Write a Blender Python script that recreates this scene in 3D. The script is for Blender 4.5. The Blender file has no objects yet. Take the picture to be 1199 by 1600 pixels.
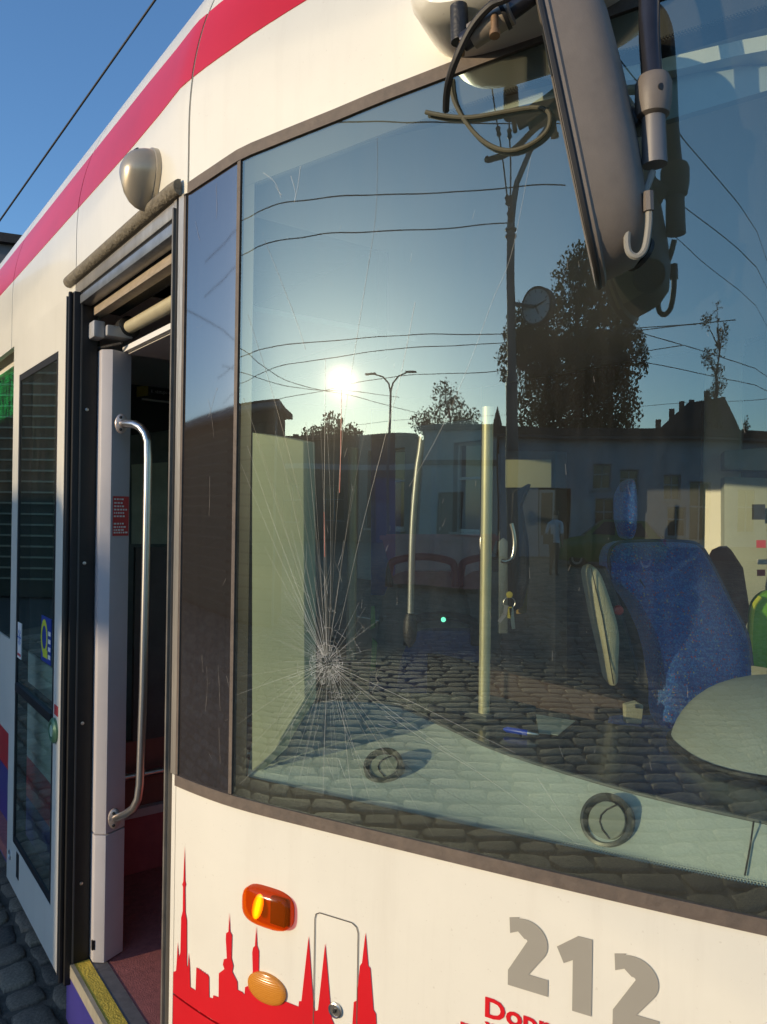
import bpy, bmesh, math, random
import numpy as np
from mathutils import Vector, Matrix, noise
from mathutils.geometry import tessellate_polygon, delaunay_2d_cdt

sc = bpy.context.scene
R = math.radians
random.seed(7)

# ------------------------------------------------------------------ camera, sky, sun, exposure
H = 1.58                       # lens height above the setts
ROLL = 0.0147
FPX = 1202.0                   # focal length in units of a 1199 x 1600 frame
SUN_AZ, SUN_EL = -120.3, 9.5   # degrees: azimuth clockwise from +Y, elevation

cam_d = bpy.data.cameras.new('camera')
cam_d.sensor_fit = 'VERTICAL'; cam_d.sensor_height = 32.0
cam_d.lens = 32.0 * FPX / 1600.0
cam_d.clip_start = 0.02; cam_d.clip_end = 3000
cam = bpy.data.objects.new('camera', cam_d); sc.collection.objects.link(cam)
cam.location = (0, 0, H)
cam.rotation_mode = 'QUATERNION'
cam.rotation_quaternion = (Matrix.Rotation(-ROLL, 3, 'Y') @ Matrix.Rotation(R(90), 3, 'X')).to_quaternion()
sc.camera = cam

world = bpy.data.worlds.new('World'); sc.world = world; world.use_nodes = True
wn = world.node_tree.nodes; wl = world.node_tree.links; wn.clear()
sky = wn.new('ShaderNodeTexSky'); sky.sky_type = 'NISHITA'; sky.sun_disc = False
sky.sun_elevation = R(SUN_EL); sky.sun_rotation = R(SUN_AZ)
sky.altitude = 200; sky.air_density = 1.0; sky.dust_density = .7; sky.ozone_density = 4.0
bg = wn.new('ShaderNodeBackground'); bg.inputs['Strength'].default_value = 0.15
wo = wn.new('ShaderNodeOutputWorld')
wl.new(sky.outputs[0], bg.inputs[0]); wl.new(bg.outputs[0], wo.inputs[0])

sun_d = bpy.data.lights.new('sun', 'SUN'); sun_d.energy = 2.0; sun_d.angle = R(0.5)
sun_d.color = (1.0, 0.80, 0.53)
sun = bpy.data.objects.new('sun', sun_d); sc.collection.objects.link(sun)
az, el = R(SUN_AZ), R(SUN_EL)
sdir = Vector((math.sin(az)*math.cos(el), math.cos(az)*math.cos(el), math.sin(el)))
sun.rotation_mode = 'QUATERNION'; sun.rotation_quaternion = sdir.to_track_quat('Z', 'Y')
sun.location = sdir * 60

vs = sc.view_settings; vs.view_transform = 'Standard'; vs.look = 'None'; vs.gamma = 1; vs.exposure = 0.86
vs.use_curve_mapping = False
cy = sc.cycles
cy.use_denoising = True; cy.max_bounces = 10; cy.transparent_max_bounces = 24
cy.glossy_bounces = 5; cy.diffuse_bounces = 4; cy.transmission_bounces = 6
cy.sample_clamp_indirect = 6.0; cy.caustics_reflective = False; cy.caustics_refractive = False

# ------------------------------------------------------------------ the lens ray and the tram's plan curve
cr, sr = math.cos(ROLL), math.sin(ROLL)
def ray(x, y):
    u = (x-599.5)/FPX; v = (800-y)/FPX
    return (u*cr - v*sr, 1.0, u*sr + v*cr)
def at(x, y, Y):
    d = ray(x, y); return Vector((d[0]*Y, Y, H+d[2]*Y))
def atz(x, y, z):
    d = ray(x, y); t = (z-H)/d[2]; return Vector((d[0]*t, t, z))

HEAD = [(-30, 143.5), (-.21, 143.5), (-.165, 132.5), (-.11, 130), (-.04, 127), (.03, 121.5), (.10, 118.8), (.3, 117.9), (.6, 117.2), (.85, 115.5)]
SMAX = .85 + R(115.5-53.5)*.71
HEAD.append((SMAX, 53.5))
hs = [a for a, b in HEAD]; hh = [b for a, b in HEAD]
AX = np.array([math.sin(R(143.5)), math.cos(R(143.5))])      # forward along the tram
LX = np.array([math.sin(R(53.5)), math.cos(R(53.5))])        # across the tram, away from the lens
DS = .005
def _plan():
    p = np.array([-.266, 1.387]); S = [0.0]; P = [p]
    n = int(SMAX/DS)
    for i in range(n):
        h = R(np.interp((i+.5)*DS, hs, hh)); p = p + DS*np.array([math.sin(h), math.cos(h)]); S.append((i+1)*DS); P.append(p)
    p = np.array([-.266, 1.387]); Sn = []; Pn = []
    for i in range(int(8.0/DS)):
        h = R(np.interp(-(i+.5)*DS, hs, hh)); p = p - DS*np.array([math.sin(h), math.cos(h)]); Sn.append(-(i+1)*DS); Pn.append(p)
    S = Sn[::-1] + S; P = Pn[::-1] + P
    C = P[-1]; sm = S[-1]
    Hd = [float(np.interp(s, hs, hh)) for s in S]
    S2, P2, H2 = [], [], []
    for s, q, h in list(zip(S, P, Hd))[-2::-1]:
        d = q - C; S2.append(2*sm - s); P2.append(C + AX*(d@AX) - LX*(d@LX)); H2.append(107 - h)
    return np.array(S+S2), np.array(P+P2), np.array(Hd+H2), sm
PS, PP, PH, SMID = _plan()
Z0, ZR = 2.32, .70
def inset(z):
    if z <= Z0: return 0.0
    t = min((z-Z0)/ZR, .995); return ZR*(1-math.sqrt(1-t*t))
def nrm(s):
    h = R(float(np.interp(s, PS, PH))+90); return Vector((math.sin(h), math.cos(h), 0))
def sk(s, z, off=0.0):
    n = nrm(s); o = off - inset(z)
    return Vector((float(np.interp(s, PS, PP[:, 0]))+n.x*o, float(np.interp(s, PS, PP[:, 1]))+n.y*o, z))
_half = PS <= SMID
def hit(x, y, off=0.0):
    """where the lens ray through a frame point meets the upright skin: (s, z)"""
    d = ray(x, y); P = PP[_half]; S = PS[_half]
    if off:
        P = P + off*np.array([[math.sin(R(h+90)), math.cos(R(h+90))] for h in PH[_half]])
    c = P[:, 0]*d[1] - P[:, 1]*d[0]
    i = np.where((c[:-1] <= 0) & (c[1:] > 0))[0][0]
    f = -c[i]/(c[i+1]-c[i]); q = P[i]*(1-f)+P[i+1]*f
    return float(S[i]*(1-f)+S[i+1]*f), H + d[2]*q[1]
def bay(s, inward, z):
    """point beside the straight side: s along, metres inward, height"""
    p = sk(-1.0, z); q = np.array([p.x, p.y]) + AX*(s+1.0) + LX*inward
    return Vector((q[0], q[1], z))

# ------------------------------------------------------------------ materials
MATS = {}
def _new(name):
    m = bpy.data.materials.new(name); m.use_nodes = True
    n = m.node_tree.nodes; n.clear()
    return m, n, m.node_tree.links
def mat(name, col, rough=.5, metal=0.0, var=.0, vscale=8.0, bump=0.0, bscale=60.0, coat=0.0, spec=.5, col2=None, emis=0.0, stretch=None, rvar=0.0):
    if name in MATS: return MATS[name]
    m, n, l = _new(name)
    o = n.new('ShaderNodeOutputMaterial'); b = n.new('ShaderNodeBsdfPrincipled'); l.new(b.outputs[0], o.inputs[0])
    b.inputs['Base Color'].default_value = (*col, 1); b.inputs['Roughness'].default_value = rough
    b.inputs['Metallic'].default_value = metal; b.inputs['Coat Weight'].default_value = coat
    b.inputs['Coat Roughness'].default_value = .06
    b.inputs['Specular IOR Level'].default_value = spec
    if emis:
        b.inputs['Emission Color'].default_value = (*col, 1); b.inputs['Emission Strength'].default_value = emis
    if var or bump or col2 or rvar:
        tc = n.new('ShaderNodeTexCoord'); src = tc.outputs['Object']
        if stretch:
            mp = n.new('ShaderNodeMapping'); mp.inputs['Scale'].default_value = stretch; l.new(src, mp.inputs[0]); src = mp.outputs[0]
    if var or col2:
        t = n.new('ShaderNodeTexNoise'); t.inputs['Scale'].default_value = vscale; t.inputs['Detail'].default_value = 6; t.inputs['Roughness'].default_value = .65
        l.new(src, t.inputs['Vector'])
        r = n.new('ShaderNodeValToRGB'); r.color_ramp.elements[0].position = .3; r.color_ramp.elements[1].position = .7
        c2 = col2 if col2 else tuple(c*(1-var) for c in col); c1 = col if col2 else tuple(min(1, c*(1+var*.5)) for c in col)
        r.color_ramp.elements[0].color = (*c2, 1); r.color_ramp.elements[1].color = (*c1, 1)
        l.new(t.outputs['Fac'], r.inputs[0]); l.new(r.outputs[0], b.inputs['Base Color'])
        if rvar:
            mr = n.new('ShaderNodeMapRange'); mr.inputs['To Min'].default_value = max(0, rough-rvar); mr.inputs['To Max'].default_value = min(1, rough+rvar)
            l.new(t.outputs['Fac'], mr.inputs[0]); l.new(mr.outputs[0], b.inputs['Roughness'])
    if bump:
        t2 = n.new('ShaderNodeTexNoise'); t2.inputs['Scale'].default_value = bscale; t2.inputs['Detail'].default_value = 4
        l.new(src, t2.inputs['Vector'])
        bp = n.new('ShaderNodeBump'); bp.inputs['Strength'].default_value = bump; bp.inputs['Distance'].default_value = .01
        l.new(t2.outputs['Fac'], bp.inputs['Height']); l.new(bp.outputs[0], b.inputs['Normal'])
    MATS[name] = m; return m

def glass_mat(name, tint, f0, dirt=.0, rough=.0, halo=.0, wav=0.0):
    """glazing: tinted see-through sheet + mirror reflection that grows with the angle + a film of road dust"""
    m, n, l = _new(name)
    o = n.new('ShaderNodeOutputMaterial')
    tr = n.new('ShaderNodeBsdfTransparent'); tr.inputs[0].default_value = (*tint, 1)
    gl = n.new('ShaderNodeBsdfGlossy'); gl.inputs['Roughness'].default_value = rough
    gl.inputs['Color'].default_value = (.80, 1, .94, 1)
    lw = n.new('ShaderNodeLayerWeight'); lw.inputs['Blend'].default_value = .5
    pw = n.new('ShaderNodeMath'); pw.operation = 'POWER'; pw.inputs[1].default_value = 4.0; l.new(lw.outputs['Facing'], pw.inputs[0])
    ma = n.new('ShaderNodeMath'); ma.operation = 'MULTIPLY_ADD'; ma.inputs[1].default_value = 1-f0; ma.inputs[2].default_value = f0
    l.new(pw.outputs[0], ma.inputs[0])
    mx = n.new('ShaderNodeMixShader'); l.new(ma.outputs[0], mx.inputs[0]); l.new(tr.outputs[0], mx.inputs[1])
    refl = gl.outputs[0]
    if halo:
        g2 = n.new('ShaderNodeBsdfGlossy'); g2.inputs['Roughness'].default_value = .26
        g3 = n.new('ShaderNodeBsdfGlossy'); g3.inputs['Roughness'].default_value = .10
        mh = n.new('ShaderNodeMixShader'); mh.inputs[0].default_value = .35; l.new(g2.outputs[0], mh.inputs[1]); l.new(g3.outputs[0], mh.inputs[2])
        mh2 = n.new('ShaderNodeMixShader'); mh2.inputs[0].default_value = halo; l.new(gl.outputs[0], mh2.inputs[1]); l.new(mh.outputs[0], mh2.inputs[2])
        refl = mh2.outputs[0]
    l.new(refl, mx.inputs[2])
    tc = n.new('ShaderNodeTexCoord')
    if wav:
        t = n.new('ShaderNodeTexNoise'); t.inputs['Scale'].default_value = 3.0; t.inputs['Detail'].default_value = 1.5
        l.new(tc.outputs['Object'], t.inputs['Vector'])
        bp = n.new('ShaderNodeBump'); bp.inputs['Strength'].default_value = 1.0; bp.inputs['Distance'].default_value = wav
        l.new(t.outputs['Fac'], bp.inputs['Height']); l.new(bp.outputs[0], gl.inputs['Normal'])
    out = mx.outputs[0]
    if dirt:
        df = n.new('ShaderNodeBsdfDiffuse'); df.inputs[0].default_value = (.55, .52, .45, 1)
        mp = n.new('ShaderNodeMapping'); mp.inputs['Scale'].default_value = (9, 9, 1.6); l.new(tc.outputs['Object'], mp.inputs[0])
        t = n.new('ShaderNodeTexNoise'); t.inputs['Scale'].default_value = 2.2; t.inputs['Detail'].default_value = 9; t.inputs['Roughness'].default_value = .7
        l.new(mp.outputs[0], t.inputs['Vector'])
        mr = n.new('ShaderNodeMapRange'); mr.inputs['From Min'].default_value = .35; mr.inputs['From Max'].default_value = .8
        mr.inputs['To Min'].default_value = dirt*.35; mr.inputs['To Max'].default_value = dirt*2.0; l.new(t.outputs['Fac'], mr.inputs[0])
        m3 = n.new('ShaderNodeMixShader'); l.new(mr.outputs[0], m3.inputs[0]); l.new(out, m3.inputs[1]); l.new(df.outputs[0], m3.inputs[2]); out = m3.outputs[0]
    l.new(out, o.inputs[0]); MATS[name] = m; return m

WHITE = mat('cream_white_paint', (.83, .79, .68), .32, var=.05, vscale=3.0, coat=.25, rvar=.08, bump=.03, bscale=30)
def road_film(m):
    n, l = m.node_tree.nodes, m.node_tree.links; b = next(x for x in n if x.type == 'BSDF_PRINCIPLED'); src = b.inputs['Base Color'].links[0].from_socket
    tc = n.new('ShaderNodeTexCoord'); mp = n.new('ShaderNodeMapping'); mp.inputs['Scale'].default_value = (16, 16, 1.1); l.new(tc.outputs['Object'], mp.inputs[0])
    t = n.new('ShaderNodeTexNoise'); t.inputs['Scale'].default_value = 1.6; t.inputs['Detail'].default_value = 9; t.inputs['Roughness'].default_value = .68; l.new(mp.outputs[0], t.inputs['Vector'])
    r = n.new('ShaderNodeMapRange'); r.inputs['From Min'].default_value = .52; r.inputs['From Max'].default_value = .80; r.inputs['To Max'].default_value = .13; l.new(t.outputs['Fac'], r.inputs[0])
    t2 = n.new('ShaderNodeTexNoise'); t2.inputs['Scale'].default_value = 170; t2.inputs['Detail'].default_value = 2; l.new(tc.outputs['Object'], t2.inputs['Vector'])
    r2 = n.new('ShaderNodeMapRange'); r2.inputs['From Min'].default_value = .70; r2.inputs['From Max'].default_value = .76; r2.inputs['To Max'].default_value = .25; l.new(t2.outputs['Fac'], r2.inputs[0])
    mxm = n.new('ShaderNodeMath'); mxm.operation = 'MAXIMUM'; l.new(r.outputs[0], mxm.inputs[0]); l.new(r2.outputs[0], mxm.inputs[1])
    mx = n.new('ShaderNodeMix'); mx.data_type = 'RGBA'; l.new(mxm.outputs[0], mx.inputs[0]); l.new(src, mx.inputs[6]); mx.inputs[7].default_value = (.46, .39, .29, 1)
    l.new(mx.outputs[2], b.inputs['Base Color'])
road_film(WHITE)
RED = mat('red_paint', (.66, .010, .018), .32, var=.08, vscale=4, coat=.2)
BLUE = mat('violet_blue_paint', (.055, .045, .26), .35, var=.15, vscale=6, coat=.3)
RUBBER = mat('weathered_rubber', (.155, .118, .092), .65, var=.3, vscale=40, bump=.15, bscale=90, col2=(.10, .078, .064))
SEAL = mat('black_rubber', (.012, .011, .011), .55, var=.3, vscale=30)
SEAM = mat('dark_joint', (.03, .025, .022), .8)
ALU = mat('aluminium_profile', (.52, .47, .40), .38, .7, var=.25, vscale=14, stretch=(1, 1, .15), bump=.1, bscale=80)
STEEL = mat('brushed_steel', (.62, .60, .58), .3, 1.0, var=.15, vscale=20, stretch=(1, 1, .05))
BRASSY = mat('pole_steel', (.70, .62, .42), .5, .45, var=.1, vscale=20, stretch=(1, 1, .05))
DARK = mat('black_plastic', (.018, .017, .017), .5, var=.3, vscale=20, bump=.15, bscale=200)
CABDARK = mat('dark_cab_lining', (.045, .045, .05), .8, var=.3, vscale=5)
FABRIC_GREY = mat('seat_grey', (.24, .25, .23), .7, var=.25, vscale=18, bump=.2, bscale=160)
NAVY = mat('seat_navy', (.04, .08, .28), .7, var=.3, vscale=40, bump=.2, bscale=160)

# ------------------------------------------------------------------ mesh helpers
class MB:
    def __init__(s): s.v = []; s.f = []; s.m = []
    def add(s, vs, fs, mi=0):
        o = len(s.v); s.v += [tuple(v) for v in vs]; s.f += [tuple(i+o for i in f) for f in fs]; s.m += [mi]*len(fs)
    def hexa(s, p, mi=0):   # p: 8 points, bottom ring then top ring
        s.add(p, [(3, 2, 1, 0), (4, 5, 6, 7), (0, 1, 5, 4), (1, 2, 6, 5), (2, 3, 7, 6), (3, 0, 4, 7)], mi)
    def box(s, c, d, rz=0, mi=0, M=None):
        q = []
        for z in (-1, 1):
            for x, y in ((-1, -1), (1, -1), (1, 1), (-1, 1)):
                v = Vector((x*d[0]/2, y*d[1]/2, z*d[2]/2))
                if M is not None: v = M @ v
                elif rz: v = Matrix.Rotation(rz, 3, 'Z') @ v
                q.append(Vector(c)+v)
        s.hexa(q, mi)
    def prism(s, poly, ext, mi=0):   # poly: list of 3D points (ring), ext: vector
        n = len(poly); e = Vector(ext); a = [Vector(p) for p in poly]; b = [p+e for p in a]
        tri = [tuple(t) for t in tessellate_polygon([a])]
        s.add(a+b, [t for t in tri] + [tuple(i+n for i in t[::-1]) for t in tri] + [(i, (i+1) % n, (i+1) % n+n, i+n) for i in range(n)], mi)
    def tube(s, pts, r, seg=10, caps=True, mi=0):
        pts = [Vector(p) for p in pts]; rs = r if isinstance(r, (list, tuple)) else [r]*len(pts)
        t0 = (pts[1]-pts[0]).normalized(); up = Vector((0, 0, 1)) if abs(t0.z) < .9 else Vector((1, 0, 0))
        a = t0.cross(up).normalized(); vs = []; fs = []
        for i, p in enumerate(pts):
            t = (pts[min(i+1, len(pts)-1)]-pts[max(i-1, 0)])
            if t.length < 1e-9: t = t0
            t.normalize(); a = (a - t*a.dot(t)).normalized(); b = t.cross(a)
            for k in range(seg):
                w = 2*math.pi*k/seg; vs.append(p+(a*math.cos(w)+b*math.sin(w))*rs[i])
        for i in range(len(pts)-1):
            for k in range(seg):
                fs.append((i*seg+k, i*seg+(k+1) % seg, (i+1)*seg+(k+1) % seg, (i+1)*seg+k))
        if caps: fs += [tuple(range(seg))[::-1], tuple(range((len(pts)-1)*seg, len(pts)*seg))]
        s.add(vs, fs, mi)
    def lathe(s, c, ax, prof, seg=24, mi=0, sx=1.0, ref=None):   # prof: (radius, height along ax)
        ax = Vector(ax).normalized(); rf = Vector(ref) if ref is not None else (Vector((0, 0, 1)) if abs(ax.z) < .9 else Vector((1, 0, 0)))
        a = ax.cross(rf).normalized(); b = ax.cross(a); vs = []; fs = []; c = Vector(c)
        for r, h in prof:
            for k in range(seg):
                w = 2*math.pi*k/seg; vs.append(c+ax*h+(a*math.cos(w)*sx+b*math.sin(w))*r)
        for i in range(len(prof)-1):
            for k in range(seg): fs.append((i*seg+k, i*seg+(k+1) % seg, (i+1)*seg+(k+1) % seg, (i+1)*seg+k))
        fs += [tuple(range(seg))[::-1], tuple(range((len(prof)-1)*seg, len(prof)*seg))]
        s.add(vs, fs, mi)
    def patch(s, s0, s1, zl, zh, off=0.0, th=.02, ns=None, nz=2, mi=0):
        zl_ = zl if callable(zl) else (lambda q: zl); zh_ = zh if callable(zh) else (lambda q: zh)
        ns = ns or max(2, int(abs(s1-s0)/.03)); vs = []; fs = []
        for o in (off, off-th):
            for i in range(ns+1):
                q = s0+(s1-s0)*i/ns; a, b = zl_(q), zh_(q)
                for j in range(nz+1): vs.append(sk(q, a+(b-a)*j/nz, o))
        W = nz+1; N = (ns+1)*W
        for i in range(ns):
            for j in range(nz):
                a = i*W+j; fs.append((a, a+W, a+W+1, a+1)); a += N; fs.append((a, a+1, a+W+1, a+W))
        for i in range(ns):
            a = i*W; fs.append((a, a+N, a+W+N, a+W)); a = i*W+nz; fs.append((a, a+W, a+W+N, a+N))
        for j in range(nz):
            a = j; fs.append((a, a+1, a+1+N, a+N)); a = ns*W+j; fs.append((a, a+N, a+N+1, a+1))
        s.add(vs, fs, mi)
    def mesh(s, name, mats, smooth=False, bevel=0, seg=2):
        me = bpy.data.meshes.new(name); me.from_pydata(s.v, [], s.f)
        for m in (mats if isinstance(mats, (list, tuple)) else [mats]): me.materials.append(m)
        me.polygons.foreach_set('material_index', s.m)
        bm = bmesh.new(); bm.from_mesh(me)
        bmesh.ops.recalc_face_normals(bm, faces=bm.faces)
        if bevel:
            ed = [e for e in bm.edges if len(e.link_faces) == 2 and e.calc_face_angle(0) > .5]
            bmesh.ops.bevel(bm, geom=ed, offset=bevel, segments=seg, affect='EDGES', profile=.6, clamp_overlap=True)
        bm.to_mesh(me); bm.free()
        if smooth:
            me.polygons.foreach_set('use_smooth', [True]*len(me.polygons))
            me.set_sharp_from_angle(angle=R(38))
        return me
def link(name, me, parent=None, loc=None):
    o = bpy.data.objects.new(name, me); sc.collection.objects.link(o)
    if parent is not None: o.parent = parent
    if loc is not None: o.location = loc
    return o
def tag(o, label=None, cat=None, group=None, kind=None):
    if label: o['label'] = label
    if cat: o['category'] = cat
    if group: o['group'] = group
    if kind: o['kind'] = kind
    return o
def empty(name, loc, rz=0):
    o = bpy.data.objects.new(name, None); sc.collection.objects.link(o); o.location = loc; o.rotation_euler.z = rz
    o.empty_display_size = .2
    return o
def decal(poly, off=.0015, cut=.025, mi=0):
    """flat print: outline in (s, z) laid on the skin"""
    bm = bmesh.new(); vv = [bm.verts.new((p[0], p[1], 0)) for p in poly]
    tri = tessellate_polygon([[Vector((p[0], p[1], 0)) for p in poly]])
    for t in tri:
        try: bm.faces.new([vv[i] for i in t])
        except ValueError: pass
    a = min(p[0] for p in poly); b = max(p[0] for p in poly); q = a+cut
    while q < b:
        bmesh.ops.bisect_plane(bm, geom=bm.verts[:]+bm.edges[:]+bm.faces[:], plane_co=(q, 0, 0), plane_no=(1, 0, 0)); q += cut
    bm.verts.index_update(); bm.verts.ensure_lookup_table()
    mb = MB(); mb.add([sk(v.co.x, v.co.y, off) for v in bm.verts], [tuple(v.index for v in f.verts) for f in bm.faces], mi); bm.free()
    return mb
def text_polys(body, size, bold=0.0, shear=0.0):
    cu = bpy.data.curves.new('t', 'FONT'); cu.body = body; cu.size = size; cu.offset = bold; cu.resolution_u = 3; cu.shear = shear
    o = bpy.data.objects.new('t', cu); sc.collection.objects.link(o)
    dg = bpy.context.evaluated_depsgraph_get(); dg.update()
    me = bpy.data.meshes.new_from_object(o.evaluated_get(dg))
    v = [p.co.copy() for p in me.vertices]; f = [tuple(p.vertices) for p in me.polygons]
    bpy.data.objects.remove(o); bpy.data.curves.remove(cu); bpy.data.meshes.remove(me)
    return v, f

# ================================================================== GROUND
L0 = Vector((.2, 1.6, 0))
gm = MB(); gm.add([(-700, -700, 0), (700, -700, 0), (700, 700, 0), (-700, 700, 0)], [(0, 1, 2, 3)])
def ground_mat():
    m, n, l = _new('sandy_joint_dirt')
    o = n.new('ShaderNodeOutputMaterial'); b = n.new('ShaderNodeBsdfPrincipled'); l.new(b.outputs[0], o.inputs[0])
    b.inputs['Roughness'].default_value = .95
    tc = n.new('ShaderNodeTexCoord')
    v = n.new('ShaderNodeTexVoronoi'); v.feature = 'DISTANCE_TO_EDGE'; v.inputs['Scale'].default_value = 7.0; l.new(tc.outputs['Object'], v.inputs['Vector'])
    t = n.new('ShaderNodeTexNoise'); t.inputs['Scale'].default_value = 3; t.inputs['Detail'].default_value = 8; l.new(tc.outputs['Object'], t.inputs['Vector'])
    r = n.new('ShaderNodeValToRGB'); r.color_ramp.elements[0].color = (.05, .042, .034, 1); r.color_ramp.elements[1].color = (.11, .095, .08, 1)
    l.new(t.outputs['Fac'], r.inputs[0]); l.new(r.outputs[0], b.inputs['Base Color'])
    bp = n.new('ShaderNodeBump'); bp.inputs['Strength'].default_value = .6; bp.inputs['Distance'].default_value = .01
    l.new(v.outputs['Distance'], bp.inputs['Height']); l.new(bp.outputs[0], b.inputs['Normal'])
    return m
ground = link('ground', gm.mesh('ground', ground_mat()), loc=(0, 0, -.045)); tag(ground, 'sandy ground reaching to the horizon', kind='structure')

STONE = [mat('granite_sett_%d' % i, c, .72, var=.5, vscale=13, bump=.8, bscale=45, spec=.22) for i, c in enumerate([(.38, .29, .21), (.30, .235, .175), (.44, .34, .24), (.25, .20, .155)])]
# lines of setts across the yard, every stone its own rounded block
pav_m = MB()
pav_m.add([(-34, -34, -.011), (6, -34, -.011), (6, 8, -.011), (-34, 8, -.011)], [(0, 1, 2, 3)])
pav = link('pavement', pav_m.mesh('pavement_bed', mat('joint_sand', (.20, .155, .11), .95, var=.4, vscale=25, bump=.6, bscale=120))); tag(pav, 'granite sett paving of the tram yard', kind='structure')
def stone_mesh(k, lo=False):
    rr = random.Random(100+k); mb = MB(); n = 4 if not lo else 1
    if lo:
        p = []
        for z, sc_ in ((-.05, .99), (-.005, .98), (0.004, .88)):
            for x, y in ((-1, -1), (1, -1), (1, 1), (-1, 1)): p.append(((x*sc_+rr.uniform(-.05, .05))*.5, (y*sc_+rr.uniform(-.05, .05))*.5, z+rr.uniform(-.002, .002)))
        mb.add(p, [(0, 1, 5, 4), (1, 2, 6, 5), (2, 3, 7, 6), (3, 0, 4, 7), (4, 5, 9, 8), (5, 6, 10, 9), (6, 7, 11, 10), (7, 4, 8, 11), (8, 9, 10, 11)])
    else:
        vs = []; N = 12; off = rr.uniform(0, 9)
        for z, sc_ in ((-.05, 1.0), (-.010, 1.0), (-.002, .97), (.002, .90), (.003, .4)):
            for i in range(N):
                w = 2*math.pi*(i+.5)/N; c, s_ = math.cos(w), math.sin(w)
                rad = (abs(c)**7+abs(s_)**7)**(-1/7)*.5*sc_*(1+.24*noise.noise(Vector((c*1.3+off, s_*1.3, k))))
                vs.append((rad*c, rad*s_, z+.004*noise.noise(Vector((c*sc_*2+off, s_*sc_*2, 3.3)))))
        fs = []
        for j in range(4):
            for i in range(N): fs.append((j*N+i, j*N+(i+1) % N, (j+1)*N+(i+1) % N, (j+1)*N+i))
        fs.append(tuple(range(4*N, 5*N))); mb.add(vs, fs)
    return mb
ax3 = Vector((AX[0], AX[1], 0)); lx3 = Vector((LX[0], LX[1], 0))
rot_t = math.atan2(ax3.y, ax3.x)
hi = [stone_mesh(k).mesh('sett', STONE[k % 4], smooth=True) for k in range(12)]
hib = [(np.array(stone_mesh(k).v), stone_mesh(k).f) for k in range(12)]
lob = [(np.array(stone_mesh(k, True).v), stone_mesh(k, True).f) for k in range(12)]
cells = []
row = 0; y = -26.0                                 # y across (inward), x along the tram
side0 = sk(-1, 0)
while y < 2.3:
    w = random.uniform(.072, .118) if y > -1.0 else random.uniform(.12, .20); x = -9.0+random.uniform(0, .1)
    far = y < -9
    while x < 24:
        ln = random.uniform(.085, .17) if y > -1.0 else random.uniform(.15, .33)
        c = side0 + ax3*(x+ln/2+1.0) + lx3*(y+w/2)
        if (y < .16 or x > 1.35) and c.x > -33 and c.y > -33: cells.append((c, ln, w, y))
        x += ln+(.020 if y > -1.0 else .012)
    y += w+(.018 if y > -1.0 else .012)
def prio(t):
    c, ln, w, y = t
    if c.y > .4:                                    # may be in the picture itself
        u = c.x/c.y; v = -H/c.y
        if -.53 < u < .55 and -.70 < v: return -10+c.length*.01
    return (c-Vector((-.8, .2, 0))).length
cells.sort(key=prio)
for c, ln, w, yy in cells[:290]:
    k = random.randrange(12)
    o = link('cobblestone', hi[k], pav)
    o.location = (c.x, c.y, random.uniform(-.005, .003)); o.scale = (ln, w, 1)
    o.rotation_euler = (random.uniform(-.03, .03), random.uniform(-.03, .03), rot_t+random.uniform(-.12, .12)+(math.pi if random.random() < .5 else 0))
mids, lows = [[] for _ in STONE], [[] for _ in STONE]
for i, (c, ln, w, yy) in enumerate(cells[290:]):
    d = c.length
    if d > 24 and random.random() < .0: continue
    (mids if d < 6.5 else lows)[random.randrange(4)].append((c, ln, w))
def join_stones(sets, name):
    vs, fs, mi = [], [], []; base = 0
    for lst, bank in sets:
        for g, sub in enumerate(lst):
            for c, ln, w in sub:
                v, f = bank[random.randrange(12)]; a = rot_t+random.uniform(-.05, .05); ca, sa = math.cos(a), math.sin(a)
                P = v*np.array([ln, w, 1]); tz = random.uniform(-.03, .03)
                Q = np.empty_like(P); Q[:, 0] = P[:, 0]*ca-P[:, 1]*sa+c.x; Q[:, 1] = P[:, 0]*sa+P[:, 1]*ca+c.y; Q[:, 2] = P[:, 2]+random.uniform(-.005, .003)+P[:, 0]*tz
                vs.append(Q); fs += [tuple(i+base for i in q) for q in f]; mi += [g]*len(f); base += len(v)
    me = bpy.data.meshes.new(name); me.from_pydata(np.concatenate(vs).tolist(), [], fs)
    for m in STONE: me.materials.append(m)
    me.polygons.foreach_set('material_index', mi); me.polygons.foreach_set('use_smooth', [True]*len(fs))
    o = link(name, me, pav); o['kind'] = 'stuff'
join_stones([(mids, hib), (lows, lob)], 'sett_field')

# ================================================================== THE TRAM
tram = empty('tram', L0)
tag(tram, 'white and red tram with cracked windscreen and open front door', 'tram')
def T(name, mb, mats, parent=None, smooth=False, bevel=0, seg=2, label=None):
    me = mb if isinstance(mb, bpy.types.Mesh) else mb.mesh(name, mats, smooth, bevel, seg)
    o = link(name, me, parent if parent is not None else tram)
    if parent is None: o.location = -L0
    if label: o['label'] = label
    return o
def sm(s): return 2*SMID-s
ZT_S = [-.3, -.142, -.067, .004, .067, .2, .294, .403, .469, .657, .85, SMID, sm(.85), sm(.657), sm(.294), sm(.004), sm(-.142), sm(-.3)]
ZT_Z = [2.18, 2.196, 2.207, 2.221, 2.226, 2.24, 2.252, 2.263, 2.27, 2.288, 2.303, 2.32, 2.303, 2.288, 2.252, 2.221, 2.196, 2.18]
def ztop(s): return float(np.interp(s, ZT_S, ZT_Z))
ZB = 1.046

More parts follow.
